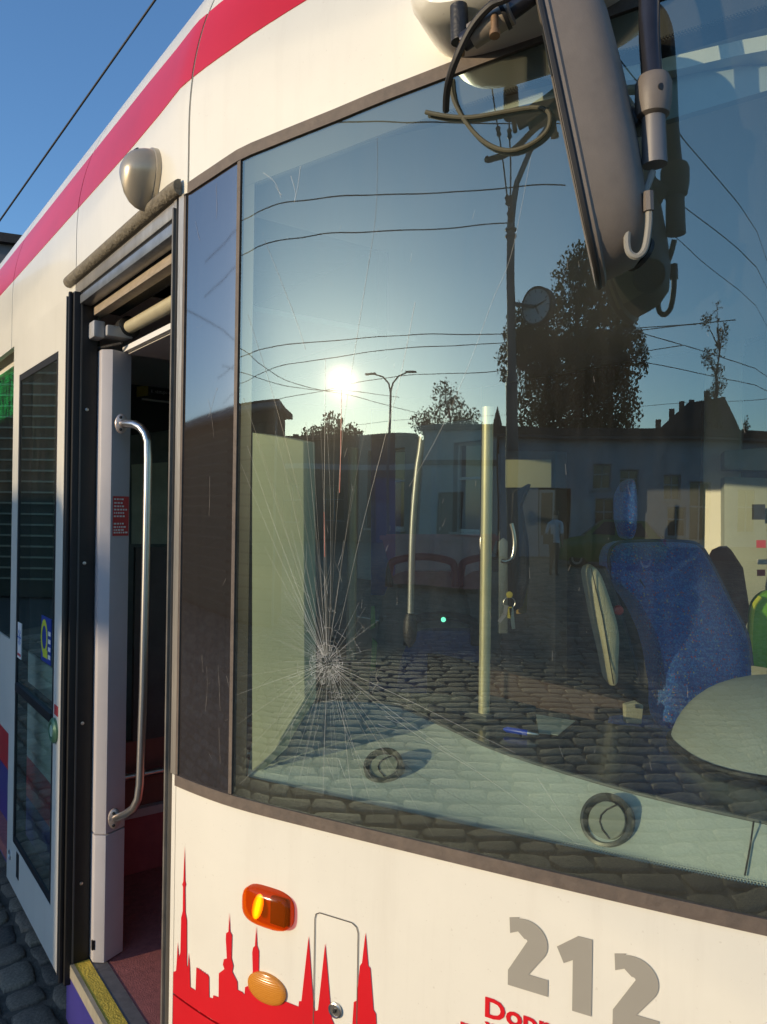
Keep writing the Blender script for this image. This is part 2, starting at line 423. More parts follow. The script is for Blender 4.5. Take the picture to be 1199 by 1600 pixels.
# outer skin -------------------------------------------------------
mb = MB(); mb.patch(-.163, sm(-.163), .644, ZB, 0, .02, ns=90, nz=8)
front = T('front_panel', mb, WHITE, smooth=True)
mb = MB(); mb.patch(-.163, .20, .22, .640, 0, .02, ns=24, nz=4)
T('skirt_panel', mb, RED, smooth=True)
mb = MB(); mb.patch(.2015, sm(-.163), .22, .640, 0, .02, ns=60, nz=4)
T('skirt_panel', mb, WHITE, smooth=True)
mb = MB(); mb.patch(-.163, sm(-.163), .630, .650, -.016, .01, ns=60, nz=1)
T('panel_joint', mb, SEAM)
# narrow strip beside the door
mb = MB(); mb.patch(-.180, -.1665, .34, 1.063, -.001, .02, ns=3, nz=4)
T('door_edge_strip', mb, WHITE, smooth=True)
# upper shell, plate by plate with open joints
def upper(s0, s1, zl, name='roof_cove_panel'):
    mb = MB(); mb.patch(s0, s1, zl, 2.90, 0, .018, nz=22, ns=max(4, int((s1-s0)/.04)))
    return T(name, mb, WHITE, smooth=True)
upper(-.149, sm(-.149), lambda s: ztop(s)+.012, 'roof_front_panel')
upper(-.914, -.155, lambda s: 2.19, 'door_header_panel')
upper(-1.76, -.920, lambda s: 2.15)
upper(-3.6, -1.766, lambda s: 2.15)
upper(-7.9, -3.606, lambda s: 2.15)
upper(sm(-.155), sm(-7.9), lambda s: 2.15)
mb = MB()
for q in (-.152, -.917, -1.763, -3.603):
    mb = MB(); mb.patch(q-.006, q+.006, 2.16, 2.88, -.012, .01, ns=1, nz=20); T('panel_joint', mb, SEAM, smooth=True)
# roof deck
mb = MB(); pts = []
for q in np.linspace(-7.9, SMID, 70): pts.append((sk(q, 2.895, -.004), sk(sm(q), 2.895, -.004)))
vs = []; fs = []
for a, b in pts: vs += [a, b, a+Vector((0, 0, -.03)), b+Vector((0, 0, -.03))]
for i in range(len(pts)-1):
    k = 4*i; fs += [(k, k+4, k+5, k+1), (k+2, k+3, k+7, k+6)]
mb.add(vs, fs); T('roof_deck', mb, mat('roof_grey', (.25, .25, .25), .8, var=.3))
# red line running along the cove
SL_S = [-7.8, -.5, -.303, -.155, -.041, .05, .137, .4, .8, SMID]; SL_Z = [2.390, 2.396, 2.402, 2.413, 2.427, 2.446, 2.468, 2.53, 2.57, 2.58]
SU_Z = [2.560, 2.556, 2.550, 2.555, 2.574, 2.60, 2.625, 2.68, 2.71, 2.72]
def sl(s): return float(np.interp(s if s <= SMID else sm(s), SL_S, SL_Z))
def su(s): return float(np.interp(s if s <= SMID else sm(s), SL_S, SU_Z))
def stripe(a, b):
    mb = MB(); mb.patch(a, b, sl, su, .0012, .0016, nz=10, ns=max(4, int((b-a)/.03))); T('red_stripe', mb, RED, smooth=True)
for a, b in ((-.149, sm(-.149)), (-.914, -.155), (-1.76, -.920), (-3.6, -1.766), (-7.8, -3.606)): stripe(a, b)

# side behind the door (set back so that the plug door clears it)
SB = -.05
mb = MB(); mb.patch(-7.9, -.90, .70, 1.065, SB, .02, ns=40, nz=2); T('side_panel', mb, WHITE)
mb = MB(); mb.patch(-7.9, -.90, .56, .699, SB, .02, ns=40, nz=2); T('side_panel', mb, RED)
mb = MB(); mb.patch(-7.9, -.90, .2, .559, SB, .02, ns=40, nz=2); T('side_panel', mb, BLUE)
mb = MB(); mb.patch(-7.9, -.90, 2.125, 2.20, SB, .02, ns=40, nz=1); T('side_panel', mb, WHITE)
mb = MB(); mb.patch(sm(-.163), sm(-1.45), .2, 2.2, -.0, .02, ns=30, nz=2); T('side_panel', mb, WHITE, smooth=True)
mb = MB(); mb.patch(sm(-2.6), sm(-7.9), .2, 2.2, -.0, .02, ns=30, nz=2); T('side_panel', mb, WHITE, smooth=True)
mb = MB(); mb.patch(sm(-1.451), sm(-2.599), .2, .95, -.0, .02, ns=10, nz=2); T('side_panel', mb, WHITE, smooth=True)
mb = MB(); mb.patch(sm(-1.451), sm(-2.599), 2.05, 2.2, -.0, .02, ns=10, nz=2); T('side_panel', mb, WHITE, smooth=True)
sg = MB(); sg.patch(-7.9, -.90, 1.067, 2.123, SB-.004, .006, ns=20, nz=1)
T('side_window', sg, glass_mat('side_glass', (.34, .38, .36), .10, dirt=.02))
mb = MB(); mb.patch(-1.706, -1.694, 1.05, 2.14, SB+.001, .004, ns=1, nz=1); T('window_joint', mb, SEAL)
# red lettering and mark painted on the side
for v0 in ((-1.80, .90, .05, .11), (-1.71, .985, .018, .028)):
    s0, zc, hw, hh_ = v0
    mb = MB()
    if hw > .03:
        mb.patch(s0-hw, s0+hw, zc-hh_, zc-hh_+.05, SB+.0015, .002, ns=2, nz=1); mb.patch(s0-hw, s0+hw, zc+hh_*.2-.05, zc+hh_*.2, SB+.0015, .002, ns=2, nz=1)
        mb.patch(s0-hw, s0-hw+.03, zc-hh_+.05, zc+hh_*.2-.05, SB+.0015, .002, ns=1, nz=1); mb.patch(s0+hw-.03, s0+hw, zc-hh_+.05, zc+hh_, SB+.0018, .002, ns=1, nz=2)
        T('side_letter', mb, RED, label='red lower-case letter d on the white side')
    else:
        mb.lathe(sk(s0, zc, SB+.001), nrm(s0), [(.02, -.001), (.02, .0012), (.0001, .0013)], 20); T('side_mark', mb, RED)
# green line display behind the side glass
led = mat('green_led', (.02, .75, .16), .4, emis=3.0)
sA, zA = hit(1, 655, SB-.03); sB, zB = hit(20, 575, SB-.03)
mb = MB(); mb.patch(sA-.9, sB+.03, zA-.03, zB+.03, SB-.035, .02, ns=8, nz=1); disp = T('destination_display', mb, DARK)
mb = MB(); dz = (zB-zA)/22
for i in range(40):
    q = sB-.012-i*.020
    if i % 6 in (3, 4): continue
    for j in range(22):
        if (math.sin(i*1.7)+math.cos(j*.55+i*.35)) > -.7: z = zA+j*dz; mb.patch(q, q+.014, z, z+dz*.5, SB-.031, .003, ns=1, nz=1)
o = T('led_dots', mb, led, parent=disp); o['kind'] = 'stuff'
# end wall, far off at the rear
mb = MB(); mb.prism([bay(-7.9, .05, .2), bay(-7.9, 2.2, .2), bay(-7.9, 2.2, 2.8), bay(-7.9, .05, 2.8)], -ax3*.05); T('rear_wall', mb, WHITE)
# wheels hidden under the body
for s_ in (-4.4, -6.2):
    for w_ in (.35, 1.8):
        mb = MB(); mb.lathe(bay(s_, w_, .31), lx3, [(.31, -.06), (.33, 0), (.31, .06), (.1, .07)], 28); T('wheel', mb, mat('wheel_steel', (.12, .11, .1), .5, .8), smooth=True)

# gaskets ----------------------------------------------------------
def strip_h(name, s0, s1, zf0, zf1, off, th, m, ns):
    mb = MB(); mb.patch(s0, s1, zf0, zf1, off, th, ns=ns, nz=1); return T(name, mb, m, smooth=True)
gb = MB(); gb.patch(-.163, sm(-.163), ZB, ZB+.021, .004, .02, ns=100, nz=2)
T('windscreen_gasket', gb, RUBBER, smooth=True)
gb = MB(); gb.patch(-.149, sm(-.149), lambda s: ztop(s)-.010, lambda s: ztop(s)+.011, .004, .02, ns=100, nz=2)
T('windscreen_gasket', gb, RUBBER, smooth=True)
gb = MB(); gb.patch(-.0065, .0015, ZB+.022, lambda s: ztop(s)-.011, .003, .02, ns=2, nz=6)
T('corner_gasket', gb, RUBBER, smooth=True)
gb = MB(); gb.patch(-.161, -.155, ZB+.022, lambda s: ztop(s)-.011, .003, .02, ns=2, nz=6)
T('corner_gasket', gb, RUBBER, smooth=True)

# black corner panel: scuffed gloss sheet --------------------------
def scuffed():
    m, n, l = _new('scuffed_black_gloss')
    o = n.new('ShaderNodeOutputMaterial'); b = n.new('ShaderNodeBsdfPrincipled'); l.new(b.outputs[0], o.inputs[0])
    tc = n.new('ShaderNodeTexCoord'); mp = n.new('ShaderNodeMapping'); mp.inputs['Scale'].default_value = (60, 60, 1.2); l.new(tc.outputs['Object'], mp.inputs[0])
    t = n.new('ShaderNodeTexNoise'); t.inputs['Scale'].default_value = 2.0; t.inputs['Detail'].default_value = 8; t.inputs['Roughness'].default_value = .75; l.new(mp.outputs[0], t.inputs['Vector'])
    r = n.new('ShaderNodeValToRGB'); r.color_ramp.elements[0].position = .40; r.color_ramp.elements[1].position = .85
    r.color_ramp.elements[0].color = (.036, .029, .025, 1); r.color_ramp.elements[1].color = (.052, .043, .036, 1)
    l.new(t.outputs['Fac'], r.inputs[0]); l.new(r.outputs[0], b.inputs['Base Color'])
    mr = n.new('ShaderNodeMapRange'); mr.inputs['To Min'].default_value = .02; mr.inputs['To Max'].default_value = .06; l.new(t.outputs['Fac'], mr.inputs[0]); l.new(mr.outputs[0], b.inputs['Roughness'])
    b.inputs['Specular IOR Level'].default_value = 1.0; b.inputs['IOR'].default_value = 2.0
    return m
mb = MB(); mb.patch(-.154, -.008, ZB+.0215, lambda s: ztop(s)-.0105, 0, .012, ns=14, nz=12)
corner = T('corner_panel', mb, scuffed(), smooth=True)
mb = MB(); mb.patch(sm(-.008), sm(-.162), ZB+.0215, lambda s: ztop(s)-.0105, 0, .012, ns=14, nz=4); T('corner_panel', mb, corner.data.materials[0], smooth=True)
rs = random.Random(5); mb = MB()
for i in range(16):
    q = rs.uniform(-.145, -.015); z = rs.choice([rs.uniform(1.1, 1.35), rs.uniform(1.1, 2.1), rs.uniform(1.6, 2.15)]); n_ = rs.randint(2, 6)
    pth = [(q, z)]; a = rs.uniform(0, 6.28) if i % 3 else math.pi/2
    for k in range(n_):
        a += rs.uniform(-.25, .25); d = rs.uniform(.006, .02); pth.append((pth[-1][0]+math.cos(a)*d*.5, pth[-1][1]+math.sin(a)*d))
    for (a0, b0), (a1, b1) in zip(pth, pth[1:]):
        if not (-.152 < a1 < -.01 and -.152 < a0 < -.01): continue
        w = rs.uniform(.0001, .0003); mb.add([sk(a0-w, b0, .0006), sk(a0+w, b0, .0006), sk(a1+w, b1, .0006), sk(a1-w, b1, .0006)], [(0, 1, 2, 3)])
o = T('scratches', mb, mat('bare_scratch', (.25, .22, .19), .6), parent=corner); o['kind'] = 'stuff'

# windscreen --------------------------------------------------------
WG = glass_mat('windscreen_glass', (.82, .89, .79), .19, dirt=.026, halo=.014, wav=.0011)
mb = MB(); vs = []; fs = []; N = 150; W = 9
for i in range(N+1):
    q = .0025+(sm(.0025)-.0025)*i/N
    for j in range(W): vs.append(sk(q, ZB+.018+(ztop(q)-.008-ZB-.018)*j/(W-1), 0))
for i in range(N):
    for j in range(W-1): fs.append((i*W+j, (i+1)*W+j, (i+1)*W+j+1, i*W+j+1))
mb.add(vs, fs); screen = T('windscreen', mb, WG, smooth=True)
# printed black border behind the glass, its edge broken into dots
FRIT = mat('black_frit', (.030, .022, .019), .45, var=.15, vscale=5)
fr = MB()
fr.patch(.003, sm(.003), ZB+.0185, 1.1035, -.004, .002, ns=120, nz=1)
fr.patch(.003, sm(.003), lambda s: ztop(s)-.058, lambda s: ztop(s)-.0085, -.004, .002, ns=120, nz=1)
fr.patch(.003, .030, 1.1037, lambda s: ztop(s)-.0585, -.004, .002, ns=3, nz=4)
fr.patch(sm(.030), sm(.003), 1.1037, lambda s: ztop(s)-.0585, -.004, .002, ns=3, nz=4)
T('printed_border', fr, FRIT, parent=screen)
ft = MB()
for r_, (dz, rad) in enumerate(((.0012, .0016), (.0042, .0012), (.0066, .0008))):
    q = .032+(r_ % 2)*.002
    while q < 1.0:
        for zc in (1.1035+dz, ztop(q)-.058-dz):
            p = sk(q, zc, -.0045); t_ = sk(q+.001, zc, -.0045)-p; t_.normalize()
            ft.add([p+t_*rad, p+Vector((0, 0, rad)), p-t_*rad, p-Vector((0, 0, rad))], [(0, 1, 2, 3)])
        q += .004
o = T('border_dots', ft, FRIT, parent=screen); o['kind'] = 'stuff'

# the crack: star of fractures round one blow ------------------------
def crack_mat(name, alpha, c):
    m, n, l = _new(name); o = n.new('ShaderNodeOutputMaterial')
    tr = n.new('ShaderNodeBsdfTransparent'); b = n.new('ShaderNodeBsdfPrincipled'); b.inputs['Base Color'].default_value = (*c, 1); b.inputs['Roughness'].default_value = .35
    mx = n.new('ShaderNodeMixShader'); mx.inputs[0].default_value = alpha; l.new(tr.outputs[0], mx.inputs[1]); l.new(b.outputs[0], mx.inputs[2]); l.new(mx.outputs[0], o.inputs[0])
    return m
CS, CZ = .203, 1.327
rk = random.Random(21)
def ribbon(mb, pts, w0, w1, off=.0008, mi=0):
    n = len(pts); w0 *= .5; w1 *= .5
    for i in range(n-1):
        (a, b), (c, d) = pts[i], pts[i+1]; L = math.hypot(c-a, d-b) or 1e-6; px, pz = -(d-b)/L, (c-a)/L
        wa = w0+(w1-w0)*i/(n-1); wb = w0+(w1-w0)*(i+1)/(n-1)
        mb.add([sk(a-px*wa, b-pz*wa, off), sk(a+px*wa, b+pz*wa, off), sk(c+px*wb, d+pz*wb, off), sk(c-px*wb, d-pz*wb, off)], [(0, 1, 2, 3)], mi)
cm_bright = crack_mat('fracture_bright', .42, (.9, .9, .86)); cm_dim = crack_mat('fracture_dim', .42, (.55, .55, .5)); cm_dark = crack_mat('fracture_shadow', .5, (.10, .10, .09)); cm_red = crack_mat('fracture_red', .6, (.6, .05, .03))
mb = MB()
def radial(ang, length, mi, w=.0006, start=.012, wob=.06):
    pts = []; a = ang; q, z = CS+math.cos(a)*start, CZ+math.sin(a)*start; r = start; bend = rk.uniform(-wob, wob)
    while r < length:
        pts.append((q, z)); d = .022; a += bend*.12+rk.uniform(-.012, .012); q += math.cos(a)*d; z += math.sin(a)*d; r += d
        if q < .006 or z < ZB+.03 or z > ztop(q)-.015: break
    if len(pts) > 1: ribbon(mb, pts, w, w*.35, mi=mi)
for i in range(48):      # downward fan
    a = R(-165+150*i/47+rk.uniform(-2, 2)); radial(a, rk.choice([.07, .12, .17, .22, .30, .36]), rk.choice([0, 1, 1, 1, 2]), rk.uniform(.0003, .0007))
for i in range(38):      # upward fan, close together and long
    a = R(80+48*i/37+rk.uniform(-1.5, 1.5)); radial(a, rk.choice([.08, .16, .25, .32, .42]), rk.choice([0, 1, 1, 2, 2]), rk.uniform(.0004, .0007), wob=.05)
for i in range(12): radial(R(128+52*i/11+rk.uniform(-2, 2)), rk.uniform(.05, .16), rk.choice([0, 1]), .0005, wob=.4)
for i in range(12): radial(R(-12+80*i/11+rk.uniform(-3, 3)), rk.uniform(.05, .15), rk.choice([0, 1, 1]), .0005, wob=.3)
def traced(px, mi, w0, w1):
    ribbon(mb, [hit(*p) for p in px], w0, w1, mi=mi)
def curve(px, n=8):
    out = []
    for i in range(len(px)-1):
        for k in range(n):
            t = k/n; p0 = px[max(i-1, 0)]; p1 = px[i]; p2 = px[i+1]; p3 = px[min(i+2, len(px)-1)]
            out.append(tuple(.5*((2*p1[j])+(-p0[j]+p2[j])*t+(2*p0[j]-5*p1[j]+4*p2[j]-p3[j])*t*t+(-p0[j]+3*p1[j]-3*p2[j]+p3[j])*t**3) for j in (0, 1)))
    return out+[px[-1]]
traced(curve([(590, 216), (588, 330), (572, 440), (553, 560), (538, 660), (527, 800), (516, 1000)]), 2, .0007, .0005)
traced(curve([(649, 472), (628, 580), (598, 700), (565, 830), (530, 985)]), 1, .0006, .0005)
traced(curve([(414, 375), (440, 440), (463, 500), (478, 546)]), 2, .0006, .0006)
traced(curve([(388, 492), (425, 610), (460, 740), (485, 860), (505, 1000)]), 2, .0006, .0005)
traced(curve([(381, 622), (405, 690), (440, 800), (475, 910), (500, 1010)]), 2, .0006, .0005)
traced(curve([(830, 245), (800, 395), (770, 470), (735, 565), (690, 670), (640, 760)]), 1, .0005, .0004)
traced(curve([(534, 600), (533, 700), (531, 770)]), 3, .0008, .0012)
traced(curve([(509, 560), (508, 700), (507, 860), (510, 1000)]), 1, .0005, .0006)
traced(curve([(507, 800), (508, 870)]), 3, .001, .001)
for px in ([(525, 1050), (570, 1130), (640, 1200), (765, 1275)], [(535, 1055), (640, 1140), (760, 1215), (905, 1320)], [(540, 1045), (660, 1075), (800, 1110), (905, 1130)], [(540, 1040), (600, 1045), (660, 1058), (760, 1090)],
           [(500, 1060), (470, 1110), (430, 1170), (375, 1225)], [(495, 1055), (450, 1105), (395, 1165)], [(520, 1065), (545, 1150), (590, 1230)], [(512, 1070), (508, 1150), (506, 1240)], [(530, 1040), (545, 1200), (552, 1250)], [(840, 1215), (870, 1260), (905, 1310)]):
    traced(curve(px), rk.choice([1, 2]), .0006, .0004)
for i in range(26):      # broken rings and short branches round the blow
    r0 = rk.uniform(.035, .10); a0 = rk.uniform(0, 6.283); da = rk.uniform(.15, .5)
    ribbon(mb, [(CS+math.cos(a0+da*k/5)*r0*(1+rk.uniform(-.05, .05)), CZ+math.sin(a0+da*k/5)*r0*(1+rk.uniform(-.05, .05))) for k in range(6)], .0004, .0003, mi=rk.choice([0, 1]))
for i in range(40):
    r0 = rk.uniform(.04, .17); a0 = R(rk.choice([rk.uniform(-165, -10), rk.uniform(75, 130)])); q, z = CS+math.cos(a0)*r0, CZ+math.sin(a0)*r0; a1 = a0+rk.choice([-1, 1])*rk.uniform(.2, .6); L = rk.uniform(.015, .06)
    ribbon(mb, [(q, z), (q+math.cos(a1)*L*.5, z+math.sin(a1)*L*.5), (q+math.cos(a1+.1)*L, z+math.sin(a1+.1)*L)], .00045, .0002, mi=rk.choice([0, 1, 1, 2]))
crk = T('fractures', mb, [cm_bright, cm_dim, cm_dark, cm_red], parent=screen, label='star of fine radiating cracks in the glass'); crk['kind'] = 'stuff'
mb = MB(); pts2 = []
for i in range(220):
    r_ = .036*rk.random()**.62; a = rk.uniform(0, 6.283); pts2.append(Vector((CS+math.cos(a)*r_*1.0-.002, CZ+math.sin(a)*r_*1.05-.004)))
vv, ee, ff, *_ = delaunay_2d_cdt(pts2, [], [], 0, 1e-5)
es = set()
for f in ff:
    for i in range(len(f)): es.add(tuple(sorted((f[i], f[(i+1) % len(f)]))))
for a, b in es:
    if rk.random() < .66 and (vv[a]-vv[b]).length < .012: ribbon(mb, [tuple(vv[a]), tuple(vv[b])], rk.uniform(.00022, .00055), rk.uniform(.0002, .0005), off=.0011)
o = T('crushed_glass', mb, cm_bright, parent=screen, label='crushed white web of glass where the pane was struck'); o['kind'] = 'stuff'
# old chips and smears on the glass
mb = MB()
for i in range(60):
    q = rk.uniform(.05, .85); z = rk.uniform(1.15, 2.1); L = rk.uniform(.002, .018); a = rk.uniform(1.1, 2.0)
    ribbon(mb, [(q, z), (q+math.cos(a)*L, z+math.sin(a)*L)], .00035, .0002, mi=0)
for px in ([(412, 270), (430, 285), (440, 310)], [(455, 275), (462, 300), (460, 318)], [(440, 305), (437, 300), (430, 290)], [(470, 260), (466, 290), (461, 315)]): ribbon(mb, [hit(*p) for p in curve(px)], .0009, .0004, mi=0)
o = T('chips', mb, crack_mat('chip', .35, (.8, .78, .7)), parent=screen); o['kind'] = 'stuff'

# prints on the front ------------------------------------------------
sky_px = [(75, 762), (87, 758), (90, 715), (93, 650), (97, 712), (103, 690), (106, 560), (112, 535), (113, 445), (110, 435), (114, 425), (119, 290), (121, 425), (124, 435), (121, 445), (122, 540), (127, 570), (127, 740), (131, 745), (134, 690), (138, 745), (140, 820), (160, 832), (163, 745), (170, 752), (171, 746), (176, 758), (178, 751), (184, 764), (186, 757), (192, 769), (194, 762), (200, 775), (202, 768), (210, 782), (211, 858), (225, 862), (226, 850), (246, 858), (247, 768), (268, 752), (262, 735), (266, 715), (277, 712), (273, 640), (274, 618), (283, 612), (286, 540), (289, 612), (296, 625), (294, 712), (301, 740), (297, 762), (316, 800), (317, 830), (335, 838), (343, 850), (345, 820), (365, 810), (374, 760), (372, 690), (375, 672), (382, 665), (387, 590), (390, 665), (397, 685), (396, 765), (420, 850), (470, 868), (500, 875), (545, 893), (547, 872), (556, 872), (583, 628), (600, 870), (606, 910), (618, 905), (645, 655), (664, 880), (668, 935), (679, 960), (746, 972), (752, 875), (762, 870), (775, 740), (783, 728), (796, 615), (806, 740), (814, 748), (826, 905), (835, 920), (838, 985)]
poly = [hit(240+x/2.398, 1200+y/2.398) for x, y in sky_px]
poly = [(max(p[0], -.1615), p[1]) for p in poly]
poly += [(poly[-1][0]+.004, .6455), (poly[0][0], .6455)]
T('skyline_print', decal(poly, .0014), RED, smooth=True, label='red city skyline of spires and towers')
def digit2(s0, z1, w, h):
    """bold numeral two in (s, z)"""
    t = .030*h/.102; out = []; inn = []
    R0 = w*.52; cx = s0+w*.42; cz = z1-R0
    for i in range(15):
        a = R(118-(118+38)*i/14); out.append((cx+R0*1.08*math.cos(a), cz+R0*math.sin(a))); inn.append((cx+(R0*1.08-t)*math.cos(a), cz+(R0-t*.95)*math.sin(a)))
    out[0] = (s0+w*.02, z1-.003); out.insert(1, (s0+w*.28, z1+.001)); inn[0] = (s0+w*.04, z1-.026)
    inn.insert(1, (s0+w*.24, z1-.0205))
    b = z1-h
    return out+[(s0+w*.52, b+.024), (s0+w, b+.024), (s0+w, b), (s0, b), (s0, b+.022)]+inn[::-1]
NUM = mat('number_film', (.34, .315, .265), .45, var=.05)
def dgt(p): T('fleet_digit', decal(p, .0014), NUM, smooth=True)
dgt(digit2(.524, .988, .060, .103))
dgt([(.596, .961), (.626, .984), (.646, .984), (.646, .876), (.619, .876), (.619, .948), (.606, .940)])
dgt(digit2(.675, .976, .061, .103))
for body, s0, z0, sz in (('Dopravní podnik', .487, .828, .041), ('města Olomouce', .449, .788, .041)):
    v, f = text_polys(body, sz, .0011); mb = MB(); mb.add([sk(s0+p.x*1.12, z0+p.y, .0014) for p in v], f); T('lettering', mb, RED)

# service hatch, its lock and the lamps ----------------------------------
mb = MB(); h0, h1, z0_, z1_ = .186, .270, .56, .907
def line_on(mb, pts, w, off=.001): ribbon(mb, pts, w, w, off)
line_on(mb, [(h0, .646), (h0, z1_-.012), (h0+.002, z1_-.004), (h0+.009, z1_), (h1-.012, z1_), (h1-.003, z1_-.005), (h1, z1_-.014), (h1, .646)], .0016, .0017)
T('hatch_joint', mb, mat('joint_brown', (.10, .08, .06), .8))  # hatch joint drawn as a dark brown line
mb = MB(); c = sk(.229, .755); n_ = nrm(.229)
mb.lathe(c, n_, [(.0125, 0), (.0125, .004), (.0105, .005), (.0095, .003), (.0001, .003)], 24); lk = T('hatch_lock', mb, STEEL, smooth=True)
mb = MB(); mb.box(c+n_*.004, (.005, .004, .006), rz=math.atan2(n_.y, n_.x)); T('keyway', mb, DARK, parent=lk)
def lamp_mat(name, col, rough, tr):
    m, n, l = _new(name); o = n.new('ShaderNodeOutputMaterial'); b = n.new('ShaderNodeBsdfPrincipled')
    b.inputs['Base Color'].default_value = (*col, 1); b.inputs['Roughness'].default_value = rough; b.inputs['Coat Weight'].default_value = .6
    t = n.new('ShaderNodeBsdfTransparent'); t.inputs[0].default_value = (1.0, .36, .03, 1)
    g = n.new('ShaderNodeTexCoord'); w = n.new('ShaderNodeTexWave'); w.inputs['Scale'].default_value = 90; w.bands_direction = 'Z'; l.new(g.outputs['Object'], w.inputs[0])
    bp = n.new('ShaderNodeBump'); bp.inputs['Strength'].default_value = .25; bp.inputs['Distance'].default_value = .002; l.new(w.outputs[0], bp.inputs['Height']); (l.new(bp.outputs[0], b.inputs['Normal']) if tr < .5 else None)
    mx = n.new('ShaderNodeMixShader'); mx.inputs[0].default_value = tr; l.new(b.outputs[0], mx.inputs[1]); l.new(t.outputs[0], mx.inputs[2]); l.new(mx.outputs[0], o.inputs[0]); return m
AMBER = lamp_mat('amber_lens', (.70, .13, .004), .12, .74); AMBER2 = lamp_mat('amber_reflector', (.72, .28, .03), .22, .12)
def dome(outline, center, hmax, name, m, rings=5, base=.0, parent=None):
    mb = MB(); vs = []; fs = []; n = len(outline)
    vs += [sk(q, z, base) for q, z in outline]; vs += [sk(q, z, base+hmax*.45) for q, z in outline]
    for r in range(1, rings+1):
        t = r/rings; k = math.cos(t*math.pi/2*.96)
        vs += [sk(center[0]+(q-center[0])*k, center[1]+(z-center[1])*k, base+hmax*(.45+.55*math.sin(t*math.pi/2))) for q, z in outline]
    for r in range(rings+1):
        for i in range(n): fs.append((r*n+i, r*n+(i+1) % n, (r+1)*n+(i+1) % n, (r+1)*n+i))
    fs.append(tuple(range((rings+1)*n, (rings+2)*n))); mb.add(vs, fs); return T(name, mb, m, parent=parent, smooth=True)
def superell(cs, cz, a, b, p=2.6, n=32, shear=0):
    out = []
    for i in range(n):
        w = 2*math.pi*i/n; c, s_ = math.cos(w), math.sin(w); x = math.copysign(abs(c)**(2/p), c)*a; z = math.copysign(abs(s_)**(2/p), s_)*b
        out.append((cs+x, cz+z+shear*x))
    return out
ind = T('indicator_lamp', decal(superell(.091, .891, .053, .033, 3.2), .001), mat('lamp_back', (.55, .16, .03), .4, .2), smooth=True)
dome(superell(.091, .891, .053, .033, 3.2), (.091, .891), .022, 'lens', AMBER, parent=ind)
mb = MB(); c = sk(.072, .888, .0025); n_ = nrm(.072)
n_ = Vector((-.43, -.82, .37)).normalized(); mb.lathe(c+nrm(.072)*.004, n_, [(.019, 0), (.020, .003), (.014, .0035), (.0001, .004)], 24, sx=.55); T('lamp_hot_spot', mb, mat('hot_spot_metal', (1.0, .92, .6), .30, 1.0), parent=ind, smooth=True)  # metal disc tilted to flash the sun, added for the lens's hot spot
mb = MB(); mb.patch(.100, .130, .868, .914, .010, .006, ns=4, nz=2); T('lamp_dark_side', mb, mat('lamp_dark', (.05, .012, .006), .6), parent=ind)  # dark plate standing in for the unlit side of the lamp
rf = T('side_reflector', decal(superell(.089, .748, .041, .026, 2.1), .001), AMBER2, smooth=True)
dome(superell(.089, .748, .041, .026, 2.1), (.089, .748), .010, 'lens', AMBER2, parent=rf)

# gutter and camera pod above the door --------------------------------
mb = MB(); vs = []; fs = []; n = 9
for i in range(25):
    q = -.972+.80*i/24
    for k in range(n):
        a = R(-100+190*k/(n-1)); vs.append(sk(q, 2.204+.016*math.sin(a), .004+.016*math.cos(a)))
for i in range(24):
    for k in range(n-1): fs.append((i*n+k, (i+1)*n+k, (i+1)*n+k+1, i*n+k+1))
    fs.append((i*n+n-1, (i+1)*n+n-1, (i+1)*n, i*n))
fs += [tuple(range(n)), tuple(range(24*n, 25*n))]
mb.add(vs, fs); T('rain_gutter', mb, mat('lichened_gutter', (.21, .18, .13), .85, var=.4, vscale=55, bump=.6, bscale=120), smooth=True)
POD = mat('champagne_plastic', (.42, .36, .27), .32, .35, var=.05, coat=.3)
def podring(k):
    out = []
    for i in range(36):
        a = 2*math.pi*i/36; c, s_ = math.cos(a), math.sin(a)
        w = .046*(1-.55*max(0, -s_)**1.3); out.append((-.325+c*w*k, 2.281+s_*(.050 if s_ > 0 else .080)*k))
    return out
mb = MB(); vs = []; fs = []
prof = [(1.06, 0), (1.06, .010), (1.0, .011), (1.0, .016), (.98, .026), (.92, .038), (.80, .050), (.60, .060), (.32, .067), (.05, .069)]
for k, h in prof: vs += [sk(q, z-.010*h/.09, h) for q, z in podring(k)]
for r in range(len(prof)-1):
    for i in range(36): fs.append((r*36+i, r*36+(i+1) % 36, (r+1)*36+(i+1) % 36, (r+1)*36+i))
fs.append(tuple(range((len(prof)-1)*36, len(prof)*36))); mb.add(vs, fs); pod = T('camera_pod', mb, POD, smooth=True)
mb = MB(); c = sk(-.318, 2.318, .041); mb.lathe(c, (nrm(-.35)+Vector((0, 0, .9))+ax3*.3), [(.008, -.002), (.008, .002), (.006, .0025), (.0001, .001)], 16); T('camera_lens', mb, DARK, parent=pod, smooth=True)

# ================================================================== DOORWAY AND DOOR LEAF
def hexbay(mb, s0, s1, i0, i1, z0, z1, mi=0):
    mb.hexa([bay(s0, i0, z0), bay(s1, i0, z0), bay(s1, i1, z0), bay(s0, i1, z0), bay(s0, i0, z1), bay(s1, i0, z1), bay(s1, i1, z1), bay(s0, i1, z1)], mi)
def B(name, boxes, m, parent=None, bevel=0, label=None, seg=2):
    mb = MB()
    for b in boxes: hexbay(mb, *b)
    return T(name, mb, m, parent=parent, bevel=bevel, seg=seg, label=label, smooth=bool(bevel))
